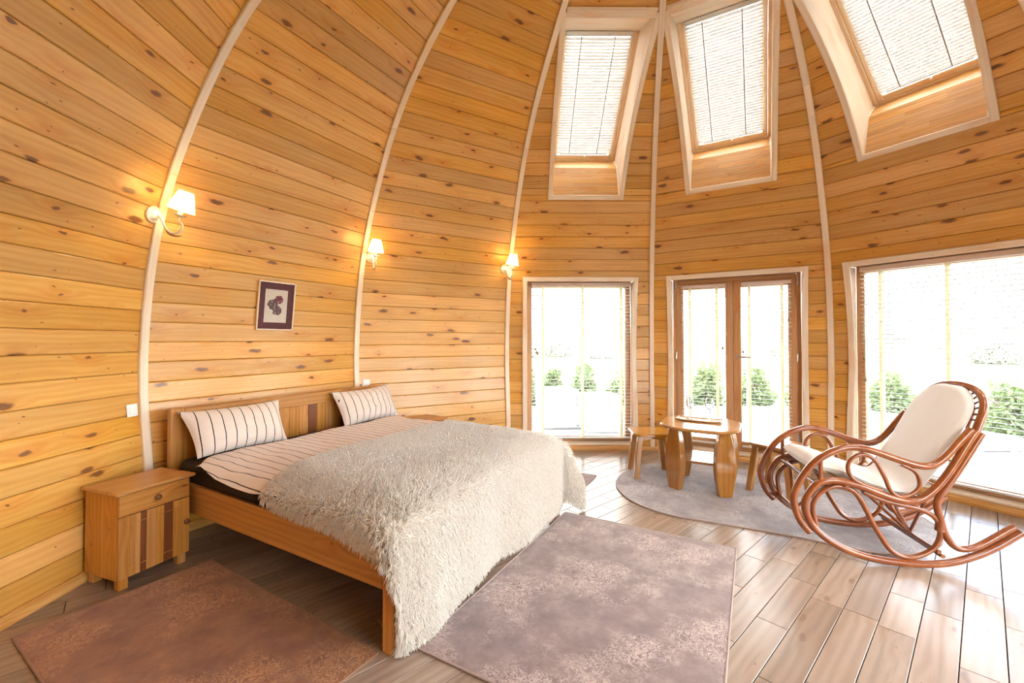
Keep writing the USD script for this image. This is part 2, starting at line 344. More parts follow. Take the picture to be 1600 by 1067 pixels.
cloth('rug_edge', (.40, .29, .25), scale=300)
cloth('paper', (.72, .66, .58), (.58, .50, .42), scale=90, sheen=0, bump=.4)
cloth('petal_grey', (.20, .13, .13), (.08, .05, .05), scale=160, sheen=0)
cloth('petal_plum', (.26, .08, .10), (.12, .03, .04), scale=160, sheen=0)
def ground_look(name, a, b, scale):
    look(name, {'tc': ('texture_coordinate', {}), 'n': ('noise_texture', {'scale': float(scale), 'detail': 6, 'roughness': .65}), 'm': ('rgb_ramp', {'ramp': [(.3, a), (.7, b)]}), 'p': ('principled_bsdf', {'roughness': .9})},
         [('tc.object', 'n.vector'), ('n.fac', 'm.fac'), ('m.color', 'p.base_color')])
ground_look('grass', (.085, .105, .05), (.13, .14, .075), 3)
ground_look('hill_green', (.10, .13, .09), (.15, .17, .12), .08)
ground_look('deck_grey', (.10, .105, .11), (.13, .135, .14), 5)
ground_look('roofing', (.12, .12, .12), (.2, .2, .2), 5)
plain('white_lacquer', (.50, .50, .49), .5)
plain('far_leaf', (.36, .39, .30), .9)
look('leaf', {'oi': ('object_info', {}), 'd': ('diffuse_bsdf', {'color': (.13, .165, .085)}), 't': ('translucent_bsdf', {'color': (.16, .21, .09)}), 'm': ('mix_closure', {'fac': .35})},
     [('d.BSDF', 'm.closure1'), ('t.BSDF', 'm.closure2')], 'm.closure')
plain('bark', (.14, .10, .07), .9)

# ---------------------------------------------------------------- the dome: twelve flat-chorded panels between curved ribs
AXC = np.array([.855, 2.018])
RIB3 = 1.8434
RIB_OFF = [0, .0006, .0026, -.001, -.0088, -.0169]
RAD = CubicSpline([0, .5, 1, 1.5, 2.2, 3, 3.8, 4.6], [3.3689, 3.3824, 3.4361, 3.4233, 3.2959, 2.9191, 2.1847, .6508], bc_type='natural')
ZTOP = 4.55
def rib_angle(k):
    return RIB3 - math.radians(30) * (k - 3) + (RIB_OFF[k] if 0 <= k < 6 else 0.0)

class Panel:
    """Local frame of a panel: x across it, y outwards from the dome's axis, z up."""
    def __init__(s, k):
        s.k = k
        b = rib_angle(k + 1) if k < 11 else rib_angle(0) - 2 * math.pi
        s.h = (rib_angle(k) - b) / 2; s.mid = (rib_angle(k) + b) / 2
        s.rot = s.mid - math.pi / 2
        z = np.linspace(0, ZTOP, 500); a = RAD(z) * math.cos(s.h)
        s.arc = np.r_[0, np.cumsum(np.hypot(np.diff(z), np.diff(a)))]; s.zt = z
        s.S = s.arc[-1]
    def a(s, z): return RAD(z) * math.cos(s.h)
    def w(s, z): return RAD(z) * math.sin(s.h)
    def z(s, q): return np.interp(q, s.arc, s.zt)
    def s(s, z): return float(np.interp(z, s.zt, s.arc))
    def n(s, z):
        da = (s.a(z + .01) - s.a(z - .01)) / .02
        L = math.hypot(1, da); return 1 / L, -da / L         # outward normal (y, z)
    def p(s, t, q, d=0.0):
        z = float(s.z(q)); ny, nz = s.n(z)
        return [t, float(s.a(z)) + ny * d, z + nz * d]
    def world(s, t, y, z):
        c, sn = math.cos(s.rot), math.sin(s.rot)
        return np.array([AXC[0] + c * t - sn * y, AXC[1] + sn * t + c * y, z])
PANELS = [Panel(k) for k in range(12)]
NAMES = ['wall_left', 'wall_left_back', 'wall_back_left', 'wall_back', 'wall_back_right', 'wall_right_back', 'wall_right', 'wall_right_front', 'wall_front_right', 'wall_front', 'wall_front_left', 'wall_left_front']
GLAZED = (3, 4, 5, 6, 7, 8)  # panels past the wide window: unseen openings, added to brighten the room
WIN_HW, WIN_Z0, WIN_Z1 = .655, .05, 2.068        # clear opening of the tall windows
SKY_HW, SKY_Z0, SKY_Z1 = .385, 2.99, 4.115       # opening of the roof windows
PITCH_BOARD = .1365

def board(P, q0, q1, t0, t1, ends, depth=.018, gap=.0012, ch=.007, lip=.0045):
    """One tongue-and-groove board: q along the meridian, t across. ends: which ends follow the rib."""
    prof = [(q0 + gap, depth), (q0 + gap, lip), (q0 + ch, 0), (q1 - ch, 0), (q1 - gap, lip), (q1 - gap, depth)]
    rings = []
    for side in (0, 1):
        ring = []
        for q, d in prof:
            q = min(max(q, 0.0), P.S); wz = float(P.w(P.z(q))) + d * math.tan(P.h)
            t = (t0, t1)[side]
            if ends[side]: t = (-wz, wz)[side]
            else: t = min(max(t, -wz), wz)
            ring.append(P.p(t, q, d))
        rings.append(ring)
    A, B = np.array(rings[0]), np.array(rings[1])
    v = np.vstack([A, B]); n = 6; f = []
    for j in range(n):
        j2 = (j + 1) % n
        f += [[j, n + j, n + j2], [j, n + j2, j2]]
    for j in range(1, n - 1):
        f += [[0, j, j + 1], [n, n + j + 1, n + j]]
    f = np.array(f)
    # inward faces must face the room (-y)
    uvq = np.array([q for q, d in prof] * 2) + np.array([d for q, d in prof] * 2)
    return v, f, np.stack([v[:, 0], uvq], 1)

def board_mesh(P, *a, **k):
    v, f, uv = board(P, *a, **k)
    off = rng.uniform(0, 60, 2)
    V = v[f].reshape(-1, 3); U = (uv + off)[f].reshape(-1, 2)
    return (V, np.arange(len(V)).reshape(-1, 3)), U

def pieces(P, q0, q1):
    """The parts of the strip q0..q1 that the openings leave: (q0, q1, t0, t1, ends)."""
    holes = []
    if P.k in GLAZED:
        holes = [(P.s(WIN_Z0) if WIN_Z0 > 0 else 0, P.s(WIN_Z1), WIN_HW + .02), (P.s(SKY_Z0), P.s(SKY_Z1), SKY_HW + .02)]
    cuts = sorted({q0, q1, *[c for a, b, _ in holes for c in (a, b) if q0 + .006 < c < q1 - .006]})
    out = []
    for a, b in zip(cuts[:-1], cuts[1:]):
        m = (a + b) / 2; hw = next((h for x, y, h in holes if x < m < y), None)
        if hw is None: out.append((a, b, -9, 9, (True, True)))
        else:
            wz = float(P.w(P.z(m)))
            if wz > hw + .015:
                out += [(a, b, -9, -hw, (True, False)), (a, b, hw, 9, (False, True))]
    return out

def panel_shell(P, depth0=.0185, depth1=.06):
    ms = []
    qs = np.r_[np.arange(0, P.S, .2), P.S]
    for a, b in zip(qs[:-1], qs[1:]):
        for q0, q1, t0, t1, e in pieces(P, a, b):
            A = []
            for q in (q0, q1):
                for d in (depth0, depth1):
                    wz = float(P.w(P.z(q))) + d * math.tan(P.h)
                    tt = [(-wz if e[0] else t0), (wz if e[1] else t1)]
                    if not e[0]: tt[0] = min(t0, wz)
                    if not e[1]: tt[1] = max(t1, -wz)
                    A += [P.p(tt[0], q, d), P.p(tt[1], q, d)]
            f = [[0, 1, 5], [0, 5, 4], [2, 7, 3], [2, 6, 7], [0, 2, 3], [0, 3, 1], [4, 5, 7], [4, 7, 6], [0, 4, 6], [0, 6, 2], [1, 3, 7], [1, 7, 5]]
            ms.append((np.array(A), np.array(f)))
    return cat(*ms)

WALL_LABEL = ['at the far left beside the nightstand, with the light switch', 'behind the bed, with the framed picture', 'between the bed and the bedside window, with two lamps', 'around the bedside window and leftmost roof window',
              'around the glazed door and middle roof window', 'around the wide window and rightmost roof window', 'on the right of the room', 'at the right front of the room', 'at the front right of the room', 'behind the camera', 'at the front left of the room', 'at the left front of the room']
RIB_LABEL = ['left of the picture frame, out of view', 'rising beside the leftmost wall lamp', 'rising beside the middle wall lamp', 'rising behind the rightmost wall lamp', 'rising between the bedside window and the glazed door', 'rising between the glazed door and the wide window',
             'right of the wide window', 'at the right of the room', 'at the right front of the room', 'at the front right of the room', 'behind the camera', 'at the left front of the room']
for P in PANELS:
    wall = thing(NAMES[P.k], 'knotty pine board wall ' + WALL_LABEL[P.k], loc=(*AXC, 0), rotz=P.rot, kind='structure')
    phase = {0: .045, 1: .11, 2: .07, 3: .02, 4: .09, 5: .05}.get(P.k, .06)
    seen = P.k <= 5
    edges = [0.0] + list(np.arange(phase, P.S, PITCH_BOARD)) + [P.S]
    if edges[1] - edges[0] < .04: edges.pop(1)
    joined, juv = [], []
    for q0, q1 in zip(edges[:-1], edges[1:]):
        for a, b, t0, t1, e in pieces(P, q0, q1):
            if b - a < .004: continue
            m, uv = board_mesh(P, a, b, t0, t1, e)
            if seen and P.z(a) < 4.5: obj('plank', m, 'pine_wall', wall, uv=uv)
            else: joined.append(m); juv.append(uv)
    if joined: obj('planking', cat(*joined), 'pine_wall', wall, uv=np.vstack(juv))
    obj('backing', panel_shell(P), 'dark_gap', wall)

# rib battens
for k in range(12):
    ang = rib_angle(k)
    t = thing('trim_%d' % (k + 1), 'pale curved batten ' + RIB_LABEL[k], loc=(*AXC, 0), rotz=ang - math.pi / 2, kind='structure')
    cutz = [0.0, (1.62, 2.45, 2.62, 1.95, 2.28, 2.0)[k % 6], (3.6, 3.75, 3.3, 3.7, 3.5, 3.6)[k % 6], ZTOP]
    for z0, z1 in zip(cutz[:-1], cutz[1:]):
        zs = np.linspace(z0 + .001, z1 - .001, max(4, int((z1 - z0) / .09)))
        rings = []
        for z in zs:
            dr = float(RAD(z + .01) - RAD(z - .01)) / .02; L = math.hypot(1, dr); ny, nz = 1 / L, -dr / L
            r = float(RAD(z)); ring = []
            for x, d in ((-.027, .004), (-.027, -.021), (-.022, -.026), (.022, -.026), (.027, -.021), (.027, .004)):
                ring.append([x, r + ny * d, z + nz * d])
            rings.append(ring)
        obj('batten', loft(rings), 'pine_strip', t, grain=(0, .3, 1))

# crown above the panels, and the outer skin
cz = [ZTOP - .02, 4.72, 4.86, 4.93]
crown = lathe([(float(RAD(ZTOP)) + .02, cz[0]), (.5, cz[1]), (.25, cz[2]), (0, cz[3]), (0, cz[3] + .03), (.3, cz[2] + .03), (.56, cz[1] + .03), (float(RAD(ZTOP)) + .12, cz[0])], 24, (*AXC, 0))
tag(obj('ceiling', crown, 'pine_wall', grain=(1, 0, 0)), 'pine crown closing the top of the dome', kind='structure')

# baseboards
for P in PANELS:
    w0 = float(P.w(0)); nm = 'baseboard_' + NAMES[P.k][5:]
    pr = [(-.030, 0), (-.030, .026), (-.024, .042), (-.012, .050), (0, .050), (0, 0)]
    A = []
    for sgn in (-1, 1):
        A.append([[sgn * (w0 + d * math.tan(P.h)), float(P.a(0)) + d, z] for d, z in pr])
    m = loft(np.array(A))
    t = thing(nm, 'pine skirting board along the wall ' + WALL_LABEL[P.k].split(',')[0], loc=(*AXC, 0), rotz=P.rot, kind='structure')
    obj('moulding', m, 'laminated_pine', t, grain=(1, 0, 0))

# floor boards: rows at 42.2 degrees, seen ones each a board
FL_DIR = math.radians(42.2); fe = np.array([math.cos(FL_DIR), math.sin(FL_DIR)]); fn = np.array([math.sin(FL_DIR), -math.cos(FL_DIR)])
floor = thing('floor', 'oak plank floor laid on the diagonal', loc=(0, 0, 0), kind='structure')
ROW = .1357; frng = np.random.default_rng(3)
far, nfar = [], []
for i in range(-30, 31):
    o = -.2235 + ROW * i
    cen = AXC @ fn; half2 = 3.50 ** 2 - (o + ROW / 2 - cen) ** 2
    if half2 <= 0: continue
    h = math.sqrt(half2); s0 = AXC @ fe - h; s1 = AXC @ fe + h
    q = s0 - frng.uniform(0, .5)
    while q < s1:
        L = frng.choice([.42, .55, .68, .82, .95]) + frng.uniform(-.04, .04)
        a, b = max(q, s0), min(q + L, s1); q += L
        if b - a < .05: continue
        c = fe * (a + b) / 2 + fn * (o + ROW / 2)
        m = cbox((b - a - .003, ROW - .0034, .02), (c[0], c[1], -.01), .0014, rz=FL_DIR)
        # in view of the photograph: in front of the camera and inside its frame, and not under the big rugs
        ys = [c[1] + dy for dy in (-.3, 0, .4)]
        vis = c[1] > 1.3 and abs(c[0]) / max(c[1], .1) < 1.45
        if vis: obj('floorboard', m, 'oak_floor', floor, grain=(*fe, 0))
        else: far.append(m)
obj('planking', cat(*far), 'oak_floor', floor, grain=(*fe, 0))
obj('subfloor', lathe([(0, -.0205), (0, -.06), (3.75, -.06), (3.75, -.0205), (0, -.0205)], 36, (*AXC, 0)), 'dark_gap', floor)

# ---------------------------------------------------------------- windows, door, roof windows
def casing_side(P, t0, t1, z0, z1, thick=.020, back=.004):
    q0, q1 = P.s(z0), P.s(z1); n = max(4, int((q1 - q0) / .1)); rings = []
    for q in np.linspace(q0, q1, n):
        rings.append([P.p(t0, q, back), P.p(t0, q, -thick + .004), P.p(t0 + .004, q, -thick), P.p(t1 - .004, q, -thick), P.p(t1, q, -thick + .004), P.p(t1, q, back)])
    return loft(rings)

def casing_cross(P, t0, t1, z0, z1, thick=.020, back=.004):
    q0, q1 = P.s(z0), P.s(z1); rings = []
    for t in (t0, t1):
        rings.append([P.p(t, q0, back), P.p(t, q0, -thick + .004), P.p(t, q0 + .004, -thick), P.p(t, q1 - .004, -thick), P.p(t, q1, -thick + .004), P.p(t, q1, back)])
    return loft(rings)

def reveal_side(P, t, sgn, z0, z1, y1, th=.018):
    zs = np.linspace(z0, z1, 14); rings = []
    for z in zs:
        y0 = float(P.a(z)) - .004
        rings.append([[t, y0, z], [t, y1, z], [t + sgn * th, y1, z], [t + sgn * th, y0, z]])
    return loft(rings)

FRAME_Y = 3.365            # inner face of the window frames (outwards from the dome's axis)
CAS = .052

def casings(P, w, floor_strip=True):
    h = WIN_HW
    for sgn in (-1, 1):
        a, b = sorted((sgn * (h - .004), sgn * (h + CAS)))
        obj('casing', casing_side(P, a, b, .0, WIN_Z1 + CAS * .95), 'pine_strip', w, grain=(0, .1, 1))
        obj('reveal', reveal_side(P, sgn * h, sgn, .03, WIN_Z1, FRAME_Y), 'pine_strip', w, grain=(0, .1, 1))
    obj('casing', casing_cross(P, -h + .002, h - .002, WIN_Z1 - .004, WIN_Z1 + CAS * .95), 'pine_strip', w, grain=(1, 0, 0))
    yt = float(P.a(WIN_Z1))
    obj('head_board', cbox((2 * h, FRAME_Y - yt + .02, .018), (0, (FRAME_Y + yt) / 2, WIN_Z1 + .009), .002), 'frame_wood', w, grain=(1, 0, 0))
    y0 = float(P.a(.06)) - .012
    obj('sill', cbox((2 * h - .002, FRAME_Y + .06 - y0, .022), (0, (FRAME_Y + .06 + y0) / 2, .074), .004), 'pine_strip', w, grain=(1, 0, 0))
    obj('casing', cbox((2 * h - .002, .02, .062), (0, y0 + .012, .031), .003), 'laminated_pine', w, grain=(1, 0, 0))

def ring_frame(x0, x1, z0, z1, st, rail_t, rail_b, y, d, parent, mat='frame_wood', name='frame'):
    """Two stiles and two rails of a sash or frame between x0, x1 and z0, z1."""
    obj(name + '_stile', cbox((st, d, z1 - z0), (x0 + st / 2, y + d / 2, (z0 + z1) / 2), .004), mat, parent, grain=(0, 0, 1))
    obj(name + '_stile', cbox((st, d, z1 - z0), (x1 - st / 2, y + d / 2, (z0 + z1) / 2), .004), mat, parent, grain=(0, 0, 1))
    obj(name + '_rail', cbox((x1 - x0 - 2 * st, d, rail_t), ((x0 + x1) / 2, y + d / 2, z1 - rail_t / 2), .004), mat, parent, grain=(1, 0, 0))
    obj(name + '_rail', cbox((x1 - x0 - 2 * st, d, rail_b), ((x0 + x1) / 2, y + d / 2, z0 + rail_b / 2), .004), mat, parent, grain=(1, 0, 0))

def tall_window(name, P, label):
    w = thing(name, label, loc=(*AXC, 0), rotz=P.rot, kind='structure')
    casings(P, w)
    ring_frame(-WIN_HW, WIN_HW, .085, WIN_Z1, .068, .06, .065, FRAME_Y, .075, w)
    obj('pane', cbox((2 * WIN_HW - .12, .006, WIN_Z1 - .085 - .11), (0, FRAME_Y + .045, (WIN_Z1 + .085) / 2), .0005), 'pane_glass', w)
    return w

def plumb(parent, x, y, z):
    """A turned wooden cord tassel."""
    return obj('tassel', lathe([(0, .036), (.004, .035), (.0045, .026), (.008, .017), (.0105, .006), (.009, 0), (0, -.001)], 10, (x, y, z)), 'bead_wood', parent, smooth=40)

def blind(P, label, x0, x1, y, ztop, zbot, tapes, cords, group=None, depth=.05, pitch=.042, rail=(.05, .055), railmat='pale_rail', tilt=4.0, seed=0, name='venetian_blind'):
    b = thing(name, label, 'blind', loc=P.world(0, 0, 0), rotz=P.rot, group=group)
    obj('headrail', cbox((x1 - x0, rail[1], rail[0]), ((x0 + x1) / 2, y, ztop - rail[0] / 2), .006), railmat, b)
    z = ztop - rail[0] - .025; r = np.random.default_rng(seed); n = 0
    zs = []
    while z > zbot + .03: zs.append(z); z -= pitch
    A = math.radians(tilt)
    for z in zs:
        ax = np.array([[1, 0, 0], [0, math.cos(A), -math.sin(A)], [0, math.sin(A), math.cos(A)]])
        obj('slat', cbox((x1 - x0 - .006, depth, .0026), ((x0 + x1) / 2 + r.normal(0, .0008), y, z), .001, axes=ax), 'slat_white', b)
    obj('bottom_rail', cbox((x1 - x0 - .004, depth, .018), ((x0 + x1) / 2, y, zbot), .004), 'slat_white', b)
    for x in tapes:
        fr = cbox((.026, .0012, ztop - rail[0] - zbot + .012), (x, y - depth / 2 - .0015, (ztop - rail[0] + zbot) / 2), .0003)
        bk = cbox((.026, .0012, ztop - rail[0] - zbot + .012), (x, y + depth / 2 + .0015, (ztop - rail[0] + zbot) / 2), .0003)
        obj('ladder_tape', cat(fr, bk), 'tape', b)
    for x, z in cords:
        obj('cord', tube([(x, y - depth / 2 - .008, ztop - rail[0]), (x, y - depth / 2 - .008, z + .03)], .0013, 5), 'grey_cord', b)
        plumb(b, x, y - depth / 2 - .008, z)
    return b

P3, P4, P5, P6 = PANELS[3], PANELS[4], PANELS[5], PANELS[6]
tall_window('window_1', P3, 'tall window with brown wooden frame beside the bed')
tall_window('window_2', P5, 'wide tall window behind the rocking chair')
tall_window('window_3', P6, 'unseen tall window added for light on the right of the room')  # this and the next two: out of view, put in for more daylight
tall_window('window_8', PANELS[7], 'unseen tall window added for light at the right front of the room')
tall_window('window_10', PANELS[8], 'unseen tall window added for light at the front right of the room')
BY = FRAME_Y - .036
blind(P3, 'white wooden blind with yellow tapes in the tall window nearest the bed', -.595, .652, BY, 2.063, .135, (-.452, .044, .524), ((-.545, 1.22), (-.53, 1.18), (-.517, 1.165), (-.56, .62)), seed=1)
blind(P5, 'wide white wooden blind with yellow tapes behind the rattan rocking chair', -.605, .65, BY, 2.063, .135, (-.44, .02, .48), ((-.57, 1.15), (-.56, .95)), seed=2)

# double glazed door in panel 4
d1 = thing('door_1', 'brown wooden double glazed door behind the coffee table', loc=(*AXC, 0), rotz=P4.rot, kind='structure')
casings(P4, d1)
ring_frame(-WIN_HW, WIN_HW, .085, WIN_Z1, .045, .045, .03, FRAME_Y, .075, d1)
LEAVES = ((-.612, -.001), (.001, .612))
for i, (x0, x1) in enumerate(LEAVES):
    leaf = sub('door_leaf', d1)
    ring_frame(x0, x1, .112, WIN_Z1 - .042, .078, .075, .085, FRAME_Y - .012, .068, leaf, name='leaf')
    obj('pane', cbox((x1 - x0 - .15, .006, 1.78), ((x0 + x1) / 2, FRAME_Y + .03, 1.07), .0005), 'pane_glass', leaf)
    if i == 0: obj('meeting_strip', cbox((.05, .02, WIN_Z1 - .16), (0, FRAME_Y + .067, (WIN_Z1 + .07) / 2), .003), 'frame_wood', leaf, grain=(0, 0, 1))
    xh = (x0 - .004) if i == 0 else (x1 + .004)
    for zz in (1.99, 1.16, .3):
        obj('hinge', lathe([(0, -.045), (.008, -.044), (.008, .044), (0, .045)], 10, (xh, FRAME_Y - .014, zz)), 'steel', leaf, smooth=40)
hx = .042
hd = cat(lathe([(0, .0), (.026, .0), (.026, .008), (.022, .012), (0, .012)], 20, (hx, FRAME_Y - .025, 1.155), 'y'),
         tube([(hx, FRAME_Y - .02, 1.155), (hx, FRAME_Y - .06, 1.155), (hx + .012, FRAME_Y - .072, 1.155), (hx + .05, FRAME_Y - .074, 1.155), (hx + .13, FRAME_Y - .07, 1.153)], .0095, 10))
obj('handle', hd, 'steel', d1, smooth=40, label='steel lever handle with round rose')
blind(P4, 'narrow white blind on the left leaf of the glazed door', -.555, -.072, FRAME_Y - .036, 2.00, .15, (-.455, -.165), ((-.535, 1.30), (-.105, 1.24), (-.54, .96)), depth=.036, pitch=.040, rail=(.04, .035), seed=4)
blind(P4, 'narrow white blind on the right leaf of the glazed door beside the handle', .085, .565, FRAME_Y - .036, 2.00, .15, (.165, .475), ((.10, 1.20), (.535, 1.55), (.535, .71)), depth=.036, pitch=.040, rail=(.04, .035), seed=5)

# roof windows: profile of the shaft in (y, z)
WB, WT = np.array([3.075, 3.495]), np.array([1.985, 4.375])     # lower and upper edge of the window, inner face
e_s = (WT - WB) / np.linalg.norm(WT - WB); e_n = np.array([e_s[1], -e_s[0]])   # up the slope; outwards
if e_n[1] < 0: e_n = -e_n
SL = np.linalg.norm(WT - WB)
def on_slope(x, q, d): y, z = WB + e_s * q + e_n * d; return [x, y, z]
def slope_box(x0, x1, q0, q1, d0, d1, ch=.003):
    c = on_slope((x0 + x1) / 2, (q0 + q1) / 2, (d0 + d1) / 2)
    ax = np.array([[1, 0, 0], [0, *e_s], [0, *e_n]])
    if np.linalg.det(ax) < 0: ax[0] *= -1
    return cbox((x1 - x0, q1 - q0, d1 - d0), c, ch, axes=ax)

def roof_window(n, P, label, blind_label):
    w = thing('window_%d' % n, label, loc=(*AXC, 0), rotz=P.rot, kind='structure')
    h = SKY_HW; cw = .045
    for sgn in (-1, 1):
        a, b = sorted((sgn * (h - .004), sgn * (h + cw)))
        obj('casing', casing_side(P, a, b, SKY_Z0 - cw * .9, SKY_Z1 + cw * .4), 'pine_strip', w, grain=(0, -.6, .8))
        # cheek: between the wall's curve and the shaft's profile
        zs = np.linspace(SKY_Z0, SKY_Z1, 12); inner = [(float(P.a(z)) - .004, z) for z in zs]
        outer = [(2.87, 2.97), (2.965, 3.325), (3.09, 3.44), (3.20, 3.56), (2.09, 4.50), (1.88, 4.43), (1.53, 4.15)]
        poly = np.array(inner + outer[::-1][1:-1])
        x = sgn * (h + .009)
        from shapely.geometry import Polygon
        m = trimesh.creation.extrude_polygon(Polygon(poly).buffer(0), .018, engine='earcut')
        v, f = arr(m); v = np.stack([v[:, 2] - .009 + x, v[:, 0], v[:, 1]], 1)
        obj('cheek', (v, f), 'pine_strip', w, grain=(0, -.75, .65))
    obj('casing', casing_cross(P, -h + .004, h - .004, SKY_Z0 - cw * .9, SKY_Z0 + .002), 'pine_strip', w, grain=(1, 0, 0))
    obj('casing', casing_cross(P, -h + .004, h - .004, SKY_Z1 - .004, SKY_Z1 + cw * .6), 'pine_strip', w, grain=(1, 0, 0))
    # knee board of thin glued strips, sloping ledge, soffit
    prof = [(2.828, 2.985), (2.925, 3.345), (3.063, 3.47), (3.12, 3.50)]
    def slab(a, b, x0, x1, mat, name, th=.016):
        a, b = np.array(a), np.array(b); d = (b - a) / np.linalg.norm(b - a); nn = np.array([d[1], -d[0]])
        ring = lambda x: [[x, *a], [x, *b], [x, *(b + nn * th)], [x, *(a + nn * th)]]
        obj(name, loft([ring(x0), ring(x1)]), mat, w, grain=(1, 0, 0))
    N = 9
    for i in range(N):
        a = np.array(prof[0]) + (np.array(prof[1]) - prof[0]) * i / N; b = np.array(prof[0]) + (np.array(prof[1]) - prof[0]) * (i + 1) / N
        c = rng.uniform(-.25, .25)
        slab(a, b, -h + .001, c, 'laminated_pine', 'knee_strip'); slab(a, b, c, h - .001, 'laminated_pine', 'knee_strip')
    for a, b in ((prof[1], np.array(prof[1]) * .45 + np.array(prof[2]) * .55), (np.array(prof[1]) * .45 + np.array(prof[2]) * .55, prof[2]), (prof[2], prof[3])):
        slab(a, b, -h + .001, h - .001, 'laminated_pine', 'ledge_strip')
    slab((2.060, 4.318), (1.535, 4.125), -h + .001, h - .001, 'pine_strip', 'soffit')
    for sgn in (-1, 1):                                             # thin moulding up the knee board beside each cheek
        mp = np.array([prof[0], prof[1], prof[2], prof[3]]); dd = np.array([(-.006, .0), (-.007, .002), (-.005, .007), (-.004, .008)])
        rings = [[[sgn * (h - .001), *(q)], [sgn * (h - .001), *(q + w_ * 1.6)], [sgn * (h - .014), *(q + w_)], [sgn * (h - .014), *q]] for q, w_ in zip(mp, dd)]
        obj('moulding', loft(rings), 'pine_strip', w, grain=(0, .3, 1))
    # outer frame, sash, pane
    F = .355
    for nm, x0, x1, q0, q1, d0, d1, mat in (('frame_stile', -h - .02, -F, -.02, SL + .02, -.01, .09, 'honey_pale'), ('frame_stile', F, h + .02, -.02, SL + .02, -.01, .09, 'honey_pale'),
                                            ('frame_rail', -F, F, -.03, .012, -.006, .09, 'honey_pale'), ('frame_rail', -F, F, SL - .03, SL + .05, .0, .09, 'honey_pale'),
                                            ('sash_stile', -F + .002, -F + .047, .014, SL - .034, .0, .06, 'honey_pale'), ('sash_stile', F - .047, F - .002, .014, SL - .034, .0, .06, 'honey_pale'),
                                            ('sash_rail', -F + .047, F - .047, .014, .064, .0, .06, 'honey_pale'), ('sash_rail', -F + .047, F - .047, SL - .084, SL - .034, .0, .06, 'honey_pale')):
        obj(nm, slope_box(x0, x1, q0, q1, d0, d1), mat, w, grain=(1, 0, 0) if 'rail' in nm else (0, *e_s))
    obj('pane', slope_box(-F + .045, F - .045, .06, SL - .08, .035, .041, .0005), 'pane_glass', w)
    if blind_label is None: return
    # its blind
    b = thing('roof_window_blind', blind_label, 'blind', loc=P.world(0, 0, 0), rotz=P.rot)
    X = F - .032
    obj('headrail', slope_box(-X, X, SL - .125, SL - .085, -.030, -.004), 'white_plastic', b)
    A = math.radians(31); q = .112
    while q < SL - .13:
        c, s = math.cos(A), math.sin(A)
        ax = np.array([[1, 0, 0], [0, *(e_s * c + e_n * s)], [0, *(-e_s * s + e_n * c)]])
        if np.linalg.det(ax) < 0: ax[0] *= -1
        obj('slat', cbox((2 * X - .012, .027, .0012), on_slope(0, q, -.014), .0004, axes=ax), 'slat_aluminium', b); q += .0285
    obj('bottom_rail', slope_box(-X + .05, X - .05, .085, .097, -.02, -.005), 'grey_rail', b)
    for x in (-.17, .155):
        obj('ladder_cord', slope_box(x - .0045, x + .0045, .10, SL - .125, -.030, -.0285, .0004), 'grey_cord', b)
    obj('knob', lathe([(0, -.012), (.008, -.008), (.010, 0), (.006, .008), (0, .012)], 10, on_slope(.02, .06, -.02)), 'white_plastic', b, smooth=40)

wood('honey_pale', (.88, .69, .48), (.84, .62, .40), (.74, .50, .29), knots=0, rough=.4, var=.04, bump=.05)
roof_window(4, P3, 'roof window in a deep shaft above the bedside window', 'white slatted blind in the leftmost roof window')
roof_window(5, P4, 'roof window in a deep shaft above the glazed door', 'white slatted blind in the middle roof window above the glazed door')
roof_window(6, P5, 'roof window in a deep shaft above the rocking chair', 'white slatted blind in the rightmost roof window above the rocking chair')
roof_window(7, P6, 'unseen roof window added for light in a deep shaft at the right', None)  # from here on: invented roof windows out of view, left without blinds for light
roof_window(9, PANELS[7], 'unseen roof window added for light in a deep shaft at the right front', None)
roof_window(11, PANELS[8], 'unseen roof window added for light in a deep shaft at the front right', None)

# ---------------------------------------------------------------- bed
BED = np.array([-.505, 1.843, 0.0]); BA = math.radians(60.34)      # near foot corner; direction across the bed
# local frame of the bed: x across (near side 0 .. far side BW), y towards the foot (head -BL .. 0), z up
BW, BL = 1.78, 2.02
bedR = BA                                                            # x axis direction; y axis would point to the head, so flip: use x across, y to head
bed = thing('bed', 'orange pine double bed with slatted headboard and square foot posts', 'bed', BED, bedR)
# with rotz = BA local x runs across the bed and local y runs towards the head (left of x)
def BX(x, L, z): return (x, L, z)
obj('headboard_post', cbox((.085, .042, .89), (.0425, BL + .021, .445), .006), 'pine_furniture', bed, grain=(0, 0, 1))
obj('headboard_post', cbox((.085, .042, .89), (BW - .0425, BL + .021, .445), .006), 'pine_furniture', bed, grain=(0, 0, 1))
obj('top_rail', cbox((BW - .172, .036, .10), (BW / 2, BL + .02, .838), .005), 'pine_furniture', bed, grain=(1, 0, 0))
obj('bottom_rail', cbox((BW - .172, .036, .12), (BW / 2, BL + .02, .36), .005), 'pine_furniture', bed, grain=(1, 0, 0))
nst = 19
for i in range(nst):
    w = (BW - .172) / nst; x = .086 + w * (i + .5)
    obj('headboard_stave', cbox((w - .0015, .018, .37), (x, BL + .022, .603), .0025), 'pine_dark_stave' if i in (6, 11, 15) else 'pine_furniture', bed, grain=(0, 0, 1))
for x in (.018, BW - .018):
    obj('side_rail', cbox((.028, BL - .07, .178), (x, .07 + (BL - .07) / 2, .35), .005), 'pine_furniture', bed, grain=(0, 1, 0))
obj('foot_rail', cbox((BW - .14, .028, .178), (BW / 2, .018, .35), .005), 'pine_furniture', bed, grain=(1, 0, 0))
for x in (.035, BW - .035):
    obj('foot_post', cbox((.07, .066, .44), (x, .033, .22), .004), 'pine_furniture', bed, grain=(0, 0, 1))
